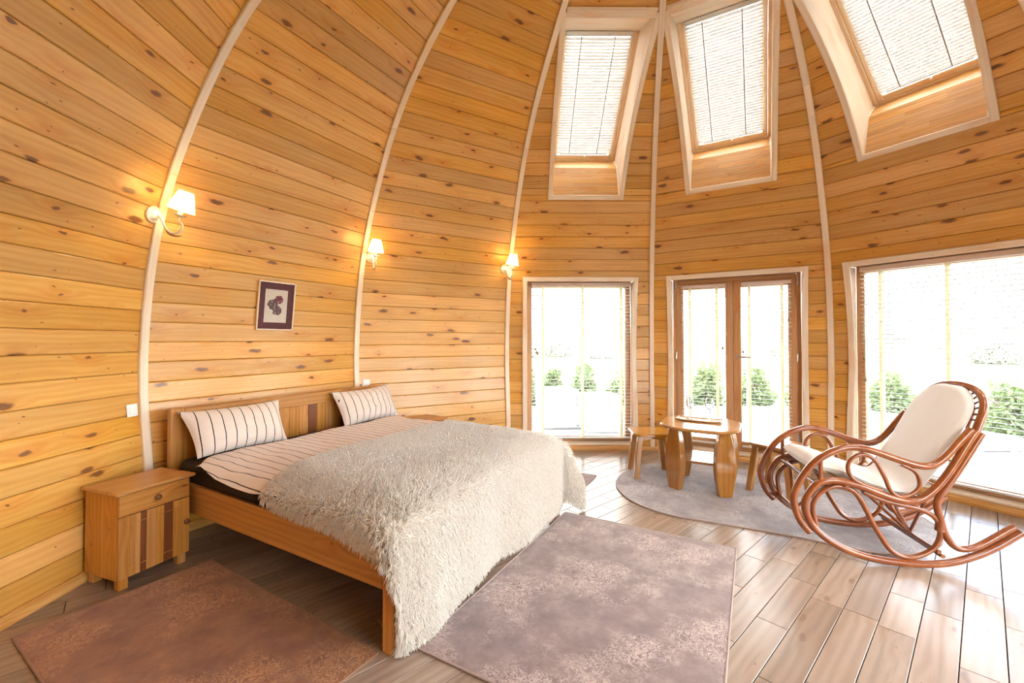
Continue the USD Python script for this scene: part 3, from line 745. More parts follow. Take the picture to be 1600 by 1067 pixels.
for i in range(12):
    obj('bed_slat', cbox((BW - .07, .07, .018), (BW / 2, .18 + i * .155, .285), .003), 'pine_furniture', bed, grain=(1, 0, 0))

def rounded_block(x0, x1, y0, y1, z0, z1, r, n=5):
    """A soft block: rounded plan corners and rounded top and bottom edges."""
    rings = []
    def plan(ins, z):
        rr = max(r * 1.6 - ins, .004); pts = []
        for cx, cy, a0 in ((x1 - ins - rr, y1 - ins - rr, 0), (x0 + ins + rr, y1 - ins - rr, 90), (x0 + ins + rr, y0 + ins + rr, 180), (x1 - ins - rr, y0 + ins + rr, 270)):
            for a in np.linspace(a0, a0 + 90, 5):
                pts.append([cx + rr * math.cos(math.radians(a)), cy + rr * math.sin(math.radians(a)), z])
        return pts
    for a in np.linspace(0, 90, n): rings.append(plan(r * (1 - math.sin(math.radians(a))), z0 + r * (1 - math.cos(math.radians(a)))))
    for a in np.linspace(90, 0, n): rings.append(plan(r * (1 - math.sin(math.radians(a))), z1 - r * (1 - math.cos(math.radians(a)))))
    return loft(rings)

mat_ = thing('mattress', 'thick mattress in a dark brown fitted sheet on the bed', 'mattress', BED, bedR)
obj('sheet', rounded_block(.034, BW - .034, .035, BL - .012, .294, .555, .045), 'dark_sheet', mat_, smooth=50)

# striped duvet, folded flat over the mattress; lies under the blanket towards the foot
def fb(x, y, sc, seed=0): return meshkit.fbm(np.stack([x * sc, y * sc, np.zeros_like(x)], -1), 3, seed) - .5
nx, ny = 110, 80
X, L = np.meshgrid(np.linspace(-.10, 1.84, nx), np.linspace(.75, 1.70, ny), indexing='ij')
def duvet_height(x, L):
    h = .592 + .014 * np.clip(x / 1.7, 0, 1) + .018 * fb(x, L, 2.3, 3) + .020 * fb(x, L, 6.0, 5)
    return h
e_ = np.clip((L - .72) / .9, 0, 1)
edge = -.012 - .05 * np.sin(np.clip((1.66 - L) / .75, 0, 1) * 2.6)           # how far the near hem hangs out
x0 = edge; xs = np.linspace(0, 1, nx)[:, None] * np.ones((1, ny))
headL = 1.785 + .012 * np.sin(xs * 14) - .135 * np.exp(-(xs / .05) ** 2) - .05 * np.exp(-((1 - xs) / .08) ** 2)
Lr = .75 + (headL - .75) * np.linspace(0, 1, ny)[None, :]
Xr = x0 + (1.80 - x0) * xs
Z = duvet_height(Xr, Lr)
d = np.clip((.055 - Xr) / .10, 0, 1)
Z = Z - .055 * d ** 1.6 * (1 - .9 * np.clip((Lr - 1.0) / .6, 0, 1)) - .05 * np.clip((Lr - headL + .05) / .05, 0, 1) ** 2 * .35
dfar = np.clip((Xr - 1.72) / .10, 0, 1); Z = Z - .05 * dfar ** 1.6
top = np.stack([Xr, Lr, Z], -1).reshape(-1, 3)
bot = top.copy(); bot[:, 2] -= .026 * np.minimum(1, np.minimum.reduce([np.minimum(xs, 1 - xs) / .02, (headL - Lr) / .03 * np.ones_like(xs)])).ravel() + .002
gf = grid_faces(nx, ny); N_ = nx * ny
f = np.vstack([gf, gf[:, ::-1] + N_])
b_ = np.r_[np.arange(ny), (np.arange(1, nx)) * ny + ny - 1, (nx - 1) * ny + np.arange(ny - 2, -1, -1), np.arange(nx - 2, 0, -1) * ny]
f = np.vstack([f, np.stack([b_, np.roll(b_, -1), b_ + N_], 1), np.stack([np.roll(b_, -1), np.roll(b_, -1) + N_, b_ + N_], 1)])
duv = np.stack([top[:, 0] + .02 * fb(Xr, Lr, 3.0, 9).ravel() + 10.03, top[:, 1]], 1)
duvet = thing('duvet', 'cream duvet with thin dark stripes spread over the mattress', 'duvet', BED, bedR)
obj('cover', (np.vstack([top, bot]), f), 'striped_linen', duvet, smooth=True, uv=np.vstack([duv, duv]))

# pillows leaning on the headboard
def pillow(label, x0, x1, Lbot, zbot, hgt, lean, tilt=0.0, seed=0, taper=0.0):
    n, m = 60, 44; W = x1 - x0
    a, b = np.meshgrid(np.linspace(-1, 1, n), np.linspace(-1, 1, m), indexing='ij')
    pinch = 1 - .055 * (1 - a ** 2) * 0 - .0 * b
    ax = a * (1 - .06 * (1 - b ** 2) - taper * (1 - b) / 2) * W / 2 + taper * W * .22 * (1 - b) / 2                       # sides drawn in between the corners
    by = b * (1 - .09 * (1 - a ** 2)) * hgt / 2
    th = .095 * np.clip((1 - np.abs(a) ** 2.6) * (1 - np.abs(b) ** 2.4), 0, 1) ** .62
    wr = 1 + .25 * fb(a * 1.0 + seed, b * 1.0, 1.7, seed)
    fr = np.stack([ax, th * wr + .008 * fb(a * 3, b * 3, 2.0, seed + 4) * (1 - a ** 2), by], -1).reshape(-1, 3)
    bk = np.stack([ax, -th * .75 * wr, by], -1).reshape(-1, 3)
    gf = grid_faces(n, m); N = n * m
    v = np.vstack([fr, bk]); f = np.vstack([gf[:, ::-1], gf + N])
    bd = np.r_[np.arange(m), np.arange(1, n) * m + m - 1, (n - 1) * m + np.arange(m - 2, -1, -1), np.arange(n - 2, 0, -1) * m]
    f = np.vstack([f, np.stack([bd, bd + N, np.roll(bd, -1)], 1), np.stack([np.roll(bd, -1), bd + N, np.roll(bd, -1) + N], 1)])
    uv = np.stack([v[:, 0] + 5.03, v[:, 2]], 1)
    # lean: local y (front) points to the foot: -y in the bed frame
    c, s = math.cos(lean), math.sin(lean)
    v = np.stack([v[:, 0], -(v[:, 1] * c) + (v[:, 2] + hgt / 2) * s, v[:, 1] * s + (v[:, 2] + hgt / 2) * c], 1)
    ct, st = math.cos(tilt), math.sin(tilt)
    v = np.stack([v[:, 0] * ct - v[:, 2] * st, v[:, 1], v[:, 0] * st + v[:, 2] * ct], 1)
    p = thing('pillow', label, 'pillow', BED, bedR)
    v += [(x0 + x1) / 2, Lbot, zbot]
    obj('pillowcase', (v, f), 'striped_linen', p, smooth=True, uv=uv)
    return p
pillow('striped pillow leaning on the near end of the headboard, beside the nightstand', .025, .715, 1.825, .572, .335, math.radians(27), 0, 1, .10)
p2 = pillow('striped pillow leaning on the far end of the headboard, below the small wall socket', 1.205, 1.895, 1.825, .575, .345, math.radians(27), math.radians(1.0), 2, .05)
obj('care_tag', cbox((.012, .003, .022), (1.238, 1.915, .80), .0008), 'dark_sheet', p2)

# ---------------------------------------------------------------- shaggy blanket
TOPZ = .612; FOOT0, NEAR0 = .045, .035      # where the cloth begins to turn down, inside the bed's edge
OVN, OVF, BACK = .185, .30, 1.0          # overhang at the near side, at the far side; how far up the bed it reaches
def blanket_pt(p, q):
    """p: across (0..BW on top), q: towards the foot (0 at the foot edge, negative on top). Returns bed-frame points."""
    p, q = np.asarray(p, float), np.asarray(q, float)
    a = np.where(p < 0, -p, np.where(p > BW, p - BW, 0)); b = np.maximum(q, 0)
    sx = np.where(p < 0, -1.0, 1.0)
    rho = np.hypot(a, b); th = np.arctan2(b, a + 1e-9)                 # 0: side, 90: foot
    R = .07
    arc = np.minimum(rho, R * math.pi / 2) / R
    out = R * np.sin(arc); drop = R * (1 - np.cos(arc)) + np.maximum(rho - R * math.pi / 2, 0)
    corner = np.where((a > 0) & (b > 0), np.sin(2 * th), 0)
    far = p > BW
    flare = np.where(far, .15, .015) * corner * np.minimum(rho / .4, 1)
    fold = .022 * np.sin(th * 7.0 + 1.0) * corner * np.minimum(rho / .3, 1.2)
    foot = np.where(b > 0, 1.0, 0.0)
    wave = .020 * np.sin(p * 5.2 + .6) * np.minimum(b / .35, 1) * np.sin(th) + .010 * np.sin(p * 13.0) * np.minimum(b / .35, 1) * np.sin(th)
    o = out + flare + fold + wave 
    x = np.where(far, np.clip(p, 0, BW), np.clip(p, 0, BW) + NEAR0 * (1 - np.clip(p, 0, .4) / .4)) + sx * o * np.cos(th) * (a > 0)
    L = np.maximum(-q, 0) + FOOT0 * (1 - np.clip(-q, 0, .4) / .4) - o * np.sin(th) * (b > 0) - 0.0
    z = TOPZ - drop + .020 * fb(np.clip(p, 0, BW), q, 1.7, 21) * (rho < .3) + .008 * fb(p, q, 9.0, 22)
    edge = np.minimum(np.clip(p, 0, BW), BW - np.clip(p, 0, BW))
    z = z - .03 * (1 - np.minimum(edge / .18, 1)) ** 2 - .03 * (1 - np.minimum(np.maximum(-q, 0) / .18, 1)) ** 2
    z = z + .028 * np.exp(-((q + .95) / .28) ** 2) * np.minimum(edge / .2, 1)
    return np.stack([x, L, np.maximum(z, .022 + .004 * np.sin(p * 30))], -1)
def hem_q(p):
    """Length of the foot overhang at p: uneven hem."""
    return .585 + .03 * np.sin((p / BW) * 3.1 + 2.3) + .015 * np.sin(p * 7) - .10 * np.clip((p - BW + .1) / .2, 0, 1)
nb, mb = 130, 110
PP, QQ = np.meshgrid(np.linspace(0, 1, nb), np.linspace(0, 1, mb), indexing='ij')
def cloth_pq(a, b):
    near = OVN - .085 * (1 - b / .62).clip(0, 1) + .01 * np.sin(b * 15)
    p = -near + a * (BW + near + OVF)
    q0 = -BACK + .05 * (1 - a) - .09 * np.exp(-((a) / .05) ** 2) * -1 * .6 + .015 * np.sin(a * 17)
    q = q0 + b * (hem_q(p) - q0)
    return p, q
bp, bq = cloth_pq(PP, QQ)
BV = blanket_pt(bp, bq).reshape(-1, 3)
gf = grid_faces(nb, mb)
nrm = np.zeros_like(BV); fn_ = np.cross(BV[gf[:, 1]] - BV[gf[:, 0]], BV[gf[:, 2]] - BV[gf[:, 0]])
for k in range(3): np.add.at(nrm, gf[:, k], fn_)
nrm /= np.linalg.norm(nrm, axis=1, keepdims=True) + 1e-12
if nrm[(nb // 2) * mb + 20][2] < 0: nrm = -nrm
lower = BV - nrm * .010
f2 = np.vstack([gf, gf[:, ::-1] + len(BV)])
bd = np.r_[np.arange(mb), np.arange(1, nb) * mb + mb - 1, (nb - 1) * mb + np.arange(mb - 2, -1, -1), np.arange(nb - 2, 0, -1) * mb]
f2 = np.vstack([f2, np.stack([bd, np.roll(bd, -1), bd + len(BV)], 1), np.stack([np.roll(bd, -1), np.roll(bd, -1) + len(BV), bd + len(BV)], 1)])
blanket = thing('blanket', 'shaggy white long-pile blanket draped over the foot of the bed', 'blanket', BED, bedR)
obj('backing', (np.vstack([BV, lower]), f2), 'fur_base', blanket, smooth=True)
# the pile: tapering tufts
hr = np.random.default_rng(11)
NH = 64000
ha, hb = hr.uniform(0, 1, NH), hr.uniform(0, 1, NH)
ne = 5200                                                            # denser at the hems
side_ = hr.integers(0, 4, ne); t_ = hr.uniform(0, 1, ne)
ha[:ne] = np.where(side_ == 0, .002, np.where(side_ == 1, .998, t_)); hb[:ne] = np.where(side_ == 2, .002, np.where(side_ == 3, .998, t_))
hp, hq = cloth_pq(ha, hb)
root = blanket_pt(hp, hq); eps = .012
def dn(da, db):
    p2_, q2_ = cloth_pq(np.clip(ha + da, 0, 1), np.clip(hb + db, 0, 1)); return blanket_pt(p2_, q2_)
Ta = dn(eps, 0) - dn(-eps, 0); Tb = dn(0, eps) - dn(0, -eps)
hn = np.cross(Ta, Tb); hn /= np.linalg.norm(hn, axis=1, keepdims=True) + 1e-12
hn *= np.where(hn[:, 2:] + .25 * -hn[:, 1:2] < 0, -1, 1)
down = np.array([0, 0, -1.0])
lay = Tb / (np.linalg.norm(Tb, axis=1, keepdims=True) + 1e-9)
la = Ta / (np.linalg.norm(Ta, axis=1, keepdims=True) + 1e-9)
hdir = hn * .62 + lay * .32 + hr.normal(0, .38, (NH, 3))
outw = np.zeros((NH, 3)); outw[:ne] = np.where((side_ == 0)[:, None], -la[:ne], np.where((side_ == 1)[:, None], la[:ne], np.where((side_ == 2)[:, None], -lay[:ne], lay[:ne])))
hdir = np.where(np.arange(NH)[:, None] < ne, outw * 1.1 + hn * .35 + hr.normal(0, .35, (NH, 3)), hdir)
hdir /= np.linalg.norm(hdir, axis=1, keepdims=True)
hl = hr.uniform(.020, .036, NH)[:, None]
tip = root + hdir * hl + down * hl * .35
mid = root + hdir * hl * .6 + hn * .004
root = root - hn * .004
pts = np.stack([root, mid, tip], 1); pts[..., 2] = np.maximum(pts[..., 2], .013)
cv = UsdGeom.BasisCurves.Define(stage, unique(ppath(blanket), 'pile'))
cv.CreateTypeAttr('linear'); cv.CreatePointsAttr(Vt.Vec3fArray.FromNumpy(pts.reshape(-1, 3).astype(np.float32)))
cv.CreateCurveVertexCountsAttr(Vt.IntArray.FromNumpy(np.full(NH, 3, np.int32)))
wd = np.tile(np.array([.0042, .0036, .0007], np.float32), NH)
cv.CreateWidthsAttr(Vt.FloatArray.FromNumpy(wd)); cv.SetWidthsInterpolation('vertex')
UsdShade.MaterialBindingAPI.Apply(cv.GetPrim()).Bind(LOOKS['fur'])
cv.GetPrim().SetCustomDataByKey('kind', 'stuff')

# ---------------------------------------------------------------- nightstands
def nightstand(label, loc, rot, group=None):
    t = thing('nightstand', label, 'nightstand', loc, rot, group)
    W, D, Z0, Z1 = .365, .30, .058, .534
    # local: x along the front, y to the back, z up; the front is the plane y = 0
    obj('side_panel', cbox((.016, D - .018, Z1 - Z0 - .02), (.008, .018 + (D - .018) / 2, (Z0 + Z1 - .02) / 2), .002), 'pine_furniture', t, grain=(0, 0, 1))
    obj('side_panel', cbox((.016, D - .018, Z1 - Z0 - .02), (W - .008, .018 + (D - .018) / 2, (Z0 + Z1 - .02) / 2), .002), 'pine_furniture', t, grain=(0, 0, 1))
    obj('back_panel', cbox((W - .034, .01, Z1 - Z0 - .03), (W / 2, D - .006, (Z0 + Z1 - .02) / 2), .001), 'pine_furniture', t, grain=(1, 0, 0))
    obj('bottom_panel', cbox((W - .034, D - .03, .016), (W / 2, D / 2, Z0 + .01), .001), 'pine_furniture', t, grain=(1, 0, 0))
    obj('top', cbox((W + .044, D + .024, .020), (W / 2, D / 2 - .010, Z1 - .010), .007), 'pine_furniture', t, grain=(1, 0, 0))
    dr = sub('drawer', t)
    obj('drawer_front', cbox((W - .006, .018, .112), (W / 2, .009, Z1 - .02 - .006 - .056), .003), 'pine_furniture', dr, grain=(1, 0, 0))
    kn = [(0, 0), (.006, 0), (.006, -.008), (.013, -.012), (.0165, -.019), (.014, -.026), (.007, -.029), (0, -.0295)]
    obj('knob', lathe(kn, 16, (W / 2, 0, Z1 - .082), 'y'), 'pine_dark_stave', dr, smooth=45, label='dark turned wooden drawer knob')
    do = sub('door', t)
    z0, z1 = Z0 + .004, Z1 - .02 - .006 - .112 - .004
    cuts = [.003, .075, .105, .135, .185, .222, .27, .307, W - .003]
    for i, (a, b) in enumerate(zip(cuts[:-1], cuts[1:])):
        obj('door_stave', cbox((b - a - .0006, .018, z1 - z0), ((a + b) / 2, .009, (z0 + z1) / 2), .0008), 'pine_dark_stave' if i in (5,) else ('pine_dark_stave' if i == 2 else 'pine_furniture'), do, grain=(0, 0, 1))
    gx0, gx1, gz0, gz1 = .055, W - .052, z0 + .05, z1 - .045
    for a, b in (((gx0, gz0), (gx1, gz0)), ((gx0, gz1), (gx1, gz1)), ((gx0, gz0), (gx0, gz1)), ((gx1, gz0), (gx1, gz1))):
        obj('bead', bar((a[0], -.0008, a[1]), (b[0], -.0008, b[1]), .003, .004, up=(0, 1, 0), ch=.0012), 'pine_furniture', do, grain=(1, 0, .01))
    obj('knob', lathe(kn, 16, (W - .028, 0, z0 + .19), 'y'), 'pine_dark_stave', do, smooth=45, label='dark turned wooden door knob')
    for x in (.035, W - .035):
        for y in (.035, D - .035):
            obj('leg', cbox((.045, .045, Z0 + .004), (x, y, Z0 / 2), .004), 'pine_furniture', t, grain=(0, 0, 1))
    return t
nightstand('low pine nightstand with drawer and striped-stave door left of the bed', (-2.100, 2.302, 0), math.radians(69.6))
nightstand('pale pine nightstand mostly hidden behind the far side of the bed', (-.925, 4.245, 0), math.radians(53))

# ---------------------------------------------------------------- rugs
def rect_rug(label, look_, corner, ang, w, d, th=.011, seed=0, edge_look='rug_edge'):
    t = thing('rug', label, 'rug', (corner[0], corner[1], 0), ang)
    n, m = 60, 60
    X, Y = np.meshgrid(np.linspace(0, w, n), np.linspace(0, d, m), indexing='ij')
    Z = th + .0015 * (meshkit.fbm(np.stack([X * 4, Y * 4, 0 * X + seed], -1), 3, seed) - .5)
    e = np.minimum.reduce([X, w - X, Y, d - Y]); Z = Z - .004 * np.clip(1 - e / .012, 0, 1)
    top = np.stack([X, Y, Z], -1).reshape(-1, 3); bot = top.copy(); bot[:, 2] = .0012
    gf = grid_faces(n, m); N = n * m
    bd = np.r_[np.arange(m), np.arange(1, n) * m + m - 1, (n - 1) * m + np.arange(m - 2, -1, -1), np.arange(n - 2, 0, -1) * m]
    f = np.vstack([gf, gf[:, ::-1] + N, np.stack([bd, np.roll(bd, -1), bd + N], 1), np.stack([np.roll(bd, -1), np.roll(bd, -1) + N, bd + N], 1)])
    obj('pile', (np.vstack([top, bot]), f), look_, t, smooth=30)
    r = .0048
    obj('binding', tube([(r, r, .0062), (w - r, r, .0062), (w - r, d - r, .0062), (r, d - r, .0062)], r, 8, closed=True) if False else
        cat(*[cbox(s, c, .0025) for s, c in (((w, .009, .0095), (w / 2, .0, .0057)), ((w, .009, .0095), (w / 2, d, .0057)), ((.009, d, .0095), (0, d / 2, .0057)), ((.009, d, .0095), (w, d / 2, .0057)))]), edge_look, t, label='narrow stitched edge binding')
    return t
R_ANG = math.radians(60.2)
# rug at the foot of the bed: its corner nearest the bed post is the origin, x runs along the bed's foot
rect_rug('mauve vintage-pattern rug on the floor at the foot of the bed', 'mauve_rug', (-.43, 1.925), R_ANG - 0.0, 1.74, 1.10) if False else None
def rug_quad(label, look_, pts, seed):
    p = np.array(pts, float); o = p[0]; ux = p[1] - o; w = np.linalg.norm(ux); a = math.atan2(ux[1], ux[0])
    d = np.linalg.norm(p[3] - o)
    return rect_rug(label, look_, o, a, w, d, seed=seed)
rug_quad('large mauve rug with a worn floral pattern at the foot of the bed', 'mauve_rug', [(.585, .80), (1.444, 2.787), (0, 0), (.585 - .93 * math.cos(math.radians(-23.4)), .80 + .93 * .397)], 1) if False else None
fa = math.radians(60.6)
ex, ey = np.array([math.cos(fa), math.sin(fa)]), np.array([-math.sin(fa), math.cos(fa)])
c0 = np.array([1.446, 2.785]) - ex * 1.69
rect_rug('large mauve rug with a worn floral pattern at the foot of the bed', 'mauve_rug', c0, fa, 1.69, 1.185, seed=1)
fa2 = math.radians(58.5); ex2 = np.array([math.cos(fa2), math.sin(fa2)])
c2 = np.array([-.574, 1.866])
rect_rug('rug with a worn floral pattern, warm light put into its brown colour, beside the nightstand, left of the bed', 'warm_lit_rug', c2 - ex2 * .80, fa2, .80, 1.48, seed=2, edge_look='rug_edge_warm_lit')
rect_rug('rug on the far side of the bed with only its corner in view', 'mauve_rug', (.585 - .0, 3.80), math.radians(62), .53, 1.2, seed=3)

ov = np.array([(1.13, 4.35), (1.025, 4.17), (.965, 3.97), (.962, 3.80), (1.0, 3.60), (1.10, 3.43), (1.24, 3.30), (1.43, 3.205), (1.62, 3.115), (1.80, 3.025), (1.96, 2.94), (2.12, 2.83), (2.28, 2.735), (2.44, 2.705), (2.62, 2.745), (2.85, 2.87), (3.03, 3.07), (3.11, 3.33), (3.05, 3.62), (2.88, 3.94), (2.62, 4.25), (2.30, 4.53), (1.98, 4.68), (1.65, 4.72), (1.35, 4.58)])
ovp = spline(ov, 140, closed=True)
rr_ = thing('rug', 'large oval grey-mauve rug under the coffee table and rocking chair', 'rug', (2.0, 3.7, 0), 0)
lo = ovp - [2.0, 3.7]
nr = 16; rings = []
for i, s in enumerate(np.r_[np.linspace(1, .05, nr)]):
    zz = .0085 if i == 0 else .0112
    rings.append(np.c_[lo * s, np.full(len(lo), zz) + .0012 * (meshkit.fbm(np.c_[lo * s * 4, np.zeros(len(lo))], 3, 8) - .5)])
wob = .012 * np.exp(-(((lo[:, 0] - .42) ** 2 + (lo[:, 1] + 1.0) ** 2) / .004))
rings[0][:, 2] += wob
rings = [np.c_[lo, np.full(len(lo), .001)]] + rings
obj('pile', loft(rings), 'grey_rug', rr_, smooth=30)
obj('binding', tube(np.c_[lo * 1.002, np.full(len(lo), .0058) + wob], .0052, 8, closed=True), 'rug_edge', rr_, smooth=50, label='narrow stitched edge binding')

# ---------------------------------------------------------------- coffee table, tray, glasses, stools
TA = math.radians(-30.1); TC = np.array([1.74, 3.94, 0.0])
tb = thing('coffee_table', 'honey-coloured wooden coffee table with bowed slab legs and lower shelf', 'table', TC, TA)
oct_ = np.array([(-.17, -.305), (.17, -.305), (.315, -.15), (.315, .27), (.17, .43), (-.20, .43), (-.355, .27), (-.355, -.13)])
def round_poly(p, r, n=5):
    p = np.asarray(p, float); out = []
    for i in range(len(p)):
        a, b, c = p[i - 1], p[i], p[(i + 1) % len(p)]
        u = (a - b) / np.linalg.norm(a - b); w = (c - b) / np.linalg.norm(c - b)
        for t in np.linspace(0, 1, n):
            out.append((1 - t) ** 2 * (b + u * r) + 2 * t * (1 - t) * b + t * t * (b + w * r))
    return np.array(out)
obj('tabletop', prism(round_poly(oct_, .06), .553, .580, .007), 'honey_wood', tb, grain=(1, 0, 0))
def bow_leg(x, y, rot):
    zs = np.linspace(.012, .553, 14); rings = []
    for z in zs:
        u = z / .553
        w = .040 + .042 * math.sin(math.pi * min(1, u * .90 + .07)) ** .9
        d = .026 + .016 * math.sin(math.pi * min(1, (u * .92 + .06)))
        c = .006
        pts = np.array([(-w, -d + c), (-w + c, -d), (w - c, -d), (w, -d + c), (w, d - c), (w - c, d), (-w + c, d), (-w, d - c)])
        cs, sn = math.cos(rot), math.sin(rot)
        rings.append(np.c_[pts @ np.array([[cs, sn], [-sn, cs]]) + [x, y], np.full(8, z)])
    return loft(rings)
for x, y, r in ((-.205, -.165, -28), (.195, -.175, 24), (-.205, .26, 28), (.195, .26, -24)):
    obj('leg', bow_leg(x, y, math.radians(r)), 'honey_wood', tb, grain=(0, 0, 1))
obj('shelf', prism(round_poly([(-.19, -.165), (.18, -.165), (.21, -.09), (.21, .18), (.18, .25), (-.19, .25), (-.22, .18), (-.22, -.09)], .03), .252, .273, .005), 'honey_wood', tb, grain=(1, 0, 0))

tr = thing('tray', 'small shallow wooden tray with raised ends on the coffee table', 'tray', (1.775, 4.09, .580), math.radians(-32))
rings = []
for x in np.linspace(-.20, .20, 25):
    lift = .010 * abs(x / .20) ** 5
    hw = .10 - .012 * abs(x / .2) ** 2
    rings.append([[x, -hw, .014 + lift], [x, -hw + .008, .017 + lift], [x, -hw * .78, .008 + lift], [x, hw * .78, .008 + lift], [x, hw - .008, .017 + lift], [x, hw, .014 + lift], [x, hw * .75, .001 + lift], [x, -hw * .75, .001 + lift]])
obj('dish', loft(rings), 'laminated_pine', tr, grain=(1, 0, 0))
def wine_glass(label, loc, h=.215, rb=.040):
    t = thing('wine_glass', label, 'glass', loc)
    out = [(0, 0), (.033, .0005), (.034, .0018), (.018, .0045), (.006, .010), (.0038, .02), (.0036, .085), (.006, .094), (.018, .102), (rb * .85, .122), (rb, .148), (rb * .97, .175), (rb * .80, h)]
    inn = [(rb * .80 - .0020, h), (rb * .97 - .0022, .175), (rb - .0024, .148), (rb * .85 - .0024, .1245), (.017, .1050), (0, .0990)]
    obj('body', lathe(out + inn, 28), 'clear_glass', t, smooth=35)
wine_glass('slender clear wine glass, the left one of the pair on the tray', (1.715, 4.145, .5905), rb=.036)
wine_glass('rounder clear wine glass, the right one of the pair on the tray', (1.875, 4.07, .5905), h=.205, rb=.041)

def stool(label, c, rot):
    t = thing('stool', label, 'stool', (*c, 0), rot, 'honey wooden stools at the coffee table')
    hw, hd = .195, .185
    pl = round_poly([(-hw + .05, -hd), (hw - .05, -hd), (hw, -hd + .05), (hw, hd - .05), (hw - .05, hd), (-hw + .05, hd), (-hw, hd - .05), (-hw, -hd + .05)], .022, 4)
    obj('seat', prism(pl, .414, .440, .006), 'honey_wood', t, grain=(1, 0, 0))
    for sx in (-1, 1):
        for sy in (-1, 1):
            a = np.array([sx * .125, sy * .118, .414]); b = np.array([sx * .172, sy * .160, .013])
            rings = []
            for u in np.linspace(0, 1, 4):
                q = a + (b - a) * u; w = .027 - .003 * u
                rings.append([[q[0] - w, q[1] - w + .006, q[2]], [q[0] - w + .006, q[1] - w, q[2]], [q[0] + w - .006, q[1] - w, q[2]], [q[0] + w, q[1] - w + .006, q[2]], [q[0] + w, q[1] + w - .006, q[2]], [q[0] + w - .006, q[1] + w, q[2]], [q[0] - w + .006, q[1] + w, q[2]], [q[0] - w, q[1] + w - .006, q[2]]])
            obj('leg', loft(rings), 'honey_wood', t, grain=(0, 0, 1))
    for s in (-1, 1):
        xs = np.linspace(-.12, .12, 9)
        def arch(along_x):
            rings = []
            for x in xs:
                zb = .352 + .034 * (1 - (x / .12) ** 2); q = s * .120
                ring = [(x, q - .009, zb), (x, q + .009, zb), (x, q + .009, .4145), (x, q - .009, .4145)]
                rings.append(ring if along_x else [(b_, a_, z_) for a_, b_, z_ in ring])
            return loft(rings)
        obj('apron', arch(True), 'honey_wood', t, grain=(1, 0, 0)); obj('apron', arch(False), 'honey_wood', t, grain=(0, 1, 0))
    return t
stool('low honey-coloured wooden stool left of the coffee table, in front of the door casing', (1.385, 4.31), math.radians(-4))
stool('low honey-coloured wooden stool partly hidden behind the arm of the rocking chair', (2.345, 3.79), math.radians(-58))

# ---------------------------------------------------------------- rattan rocking chair
CH = np.array([2.346, 2.569, 0.0]); CA = math.radians(-10.5); CW = .53
_r = math.atan2(.0112, CW)                                         # its far runner stands on the rug
CHM = np.eye(4); CHM[:3, :3] = np.array([[math.cos(CA), -math.sin(CA), 0], [math.sin(CA), math.cos(CA), 0], [0, 0, 1]]) @ np.array([[1, 0, 0], [0, math.cos(_r), -math.sin(_r)], [0, math.sin(_r), math.cos(_r)]]); CHM[:3, 3] = CH
ch = thing('rocking_chair', 'red-brown bent rattan rocking chair with scrolled arms', 'rocking chair', matrix=CHM)
# local: x to the rear, y to the far side (0 the near frame, CW the far one), z up
arm = [(.325, .832), (.262, .753), (.208, .68), (.156, .628), (.102, .605), (.008, .619), (-.085, .65), (-.192, .686), (-.288, .700), (-.372, .679), (-.454, .632), (-.518, .57), (-.573, .484), (-.602, .411), (-.61, .363), (-.6, .305), (-.57, .228), (-.522, .169)]
runner = [(.564, .253), (.481, .186), (.394, .126), (.305, .080), (.215, .047), (.125, .0305), (.002, .0232), (-.123, .029), (-.201, .040), (-.296, .066), (-.393, .112), (-.459, .160), (-.511, .218), (-.539, .283), (-.545, .356), (-.52, .416), (-.48, .464), (-.42, .491), (-.355, .493), (-.291, .478), (-.226, .460), (-.162, .435), (-.088, .410), (-.025, .395), (.044, .398), (.094, .427), (.149, .482), (.204, .561), (.253, .648), (.299, .74), (.345, .824)]
inner = [(-.476, .192), (-.493, .265), (-.498, .332), (-.478, .384), (-.435, .428), (-.375, .455), (-.323, .452), (-.278, .432), (-.241, .384), (-.202, .308), (-.164, .225), (-.128, .163), (-.092, .105), (-.054, .072), (-.009, .056), (.039, .057), (.095, .082), (.144, .122), (.172, .18), (.176, .24), (.158, .291), (.11, .33), (.043, .354), (-.038, .367), (-.132, .392), (-.226, .431)]
rear = [(.379, .81), (.327, .712), (.252, .57), (.209, .497), (.169, .431), (.156, .377), (.174, .292), (.194, .219), (.223, .164), (.258, .136), (.299, .133), (.353, .150), (.426, .199), (.535, .281)]
scroll = [(-.035, .612), (-.003, .597), (.041, .571), (.063, .523), (.058, .472), (.012, .43), (-.037, .417), (-.081, .444), (-.11, .511), (-.143, .582), (-.173, .631), (-.217, .657), (-.261, .651), (-.3, .62), (-.312, .573), (-.297, .524), (-.258, .49), (-.195, .464), (-.131, .447)]
def side_tube(pl, y, r, n, nm, sides=10):
    p = spline(np.array([(a, y, b) for a, b in pl]), n)
    obj(nm, tube(p, r, sides), 'rattan', ch, smooth=50)
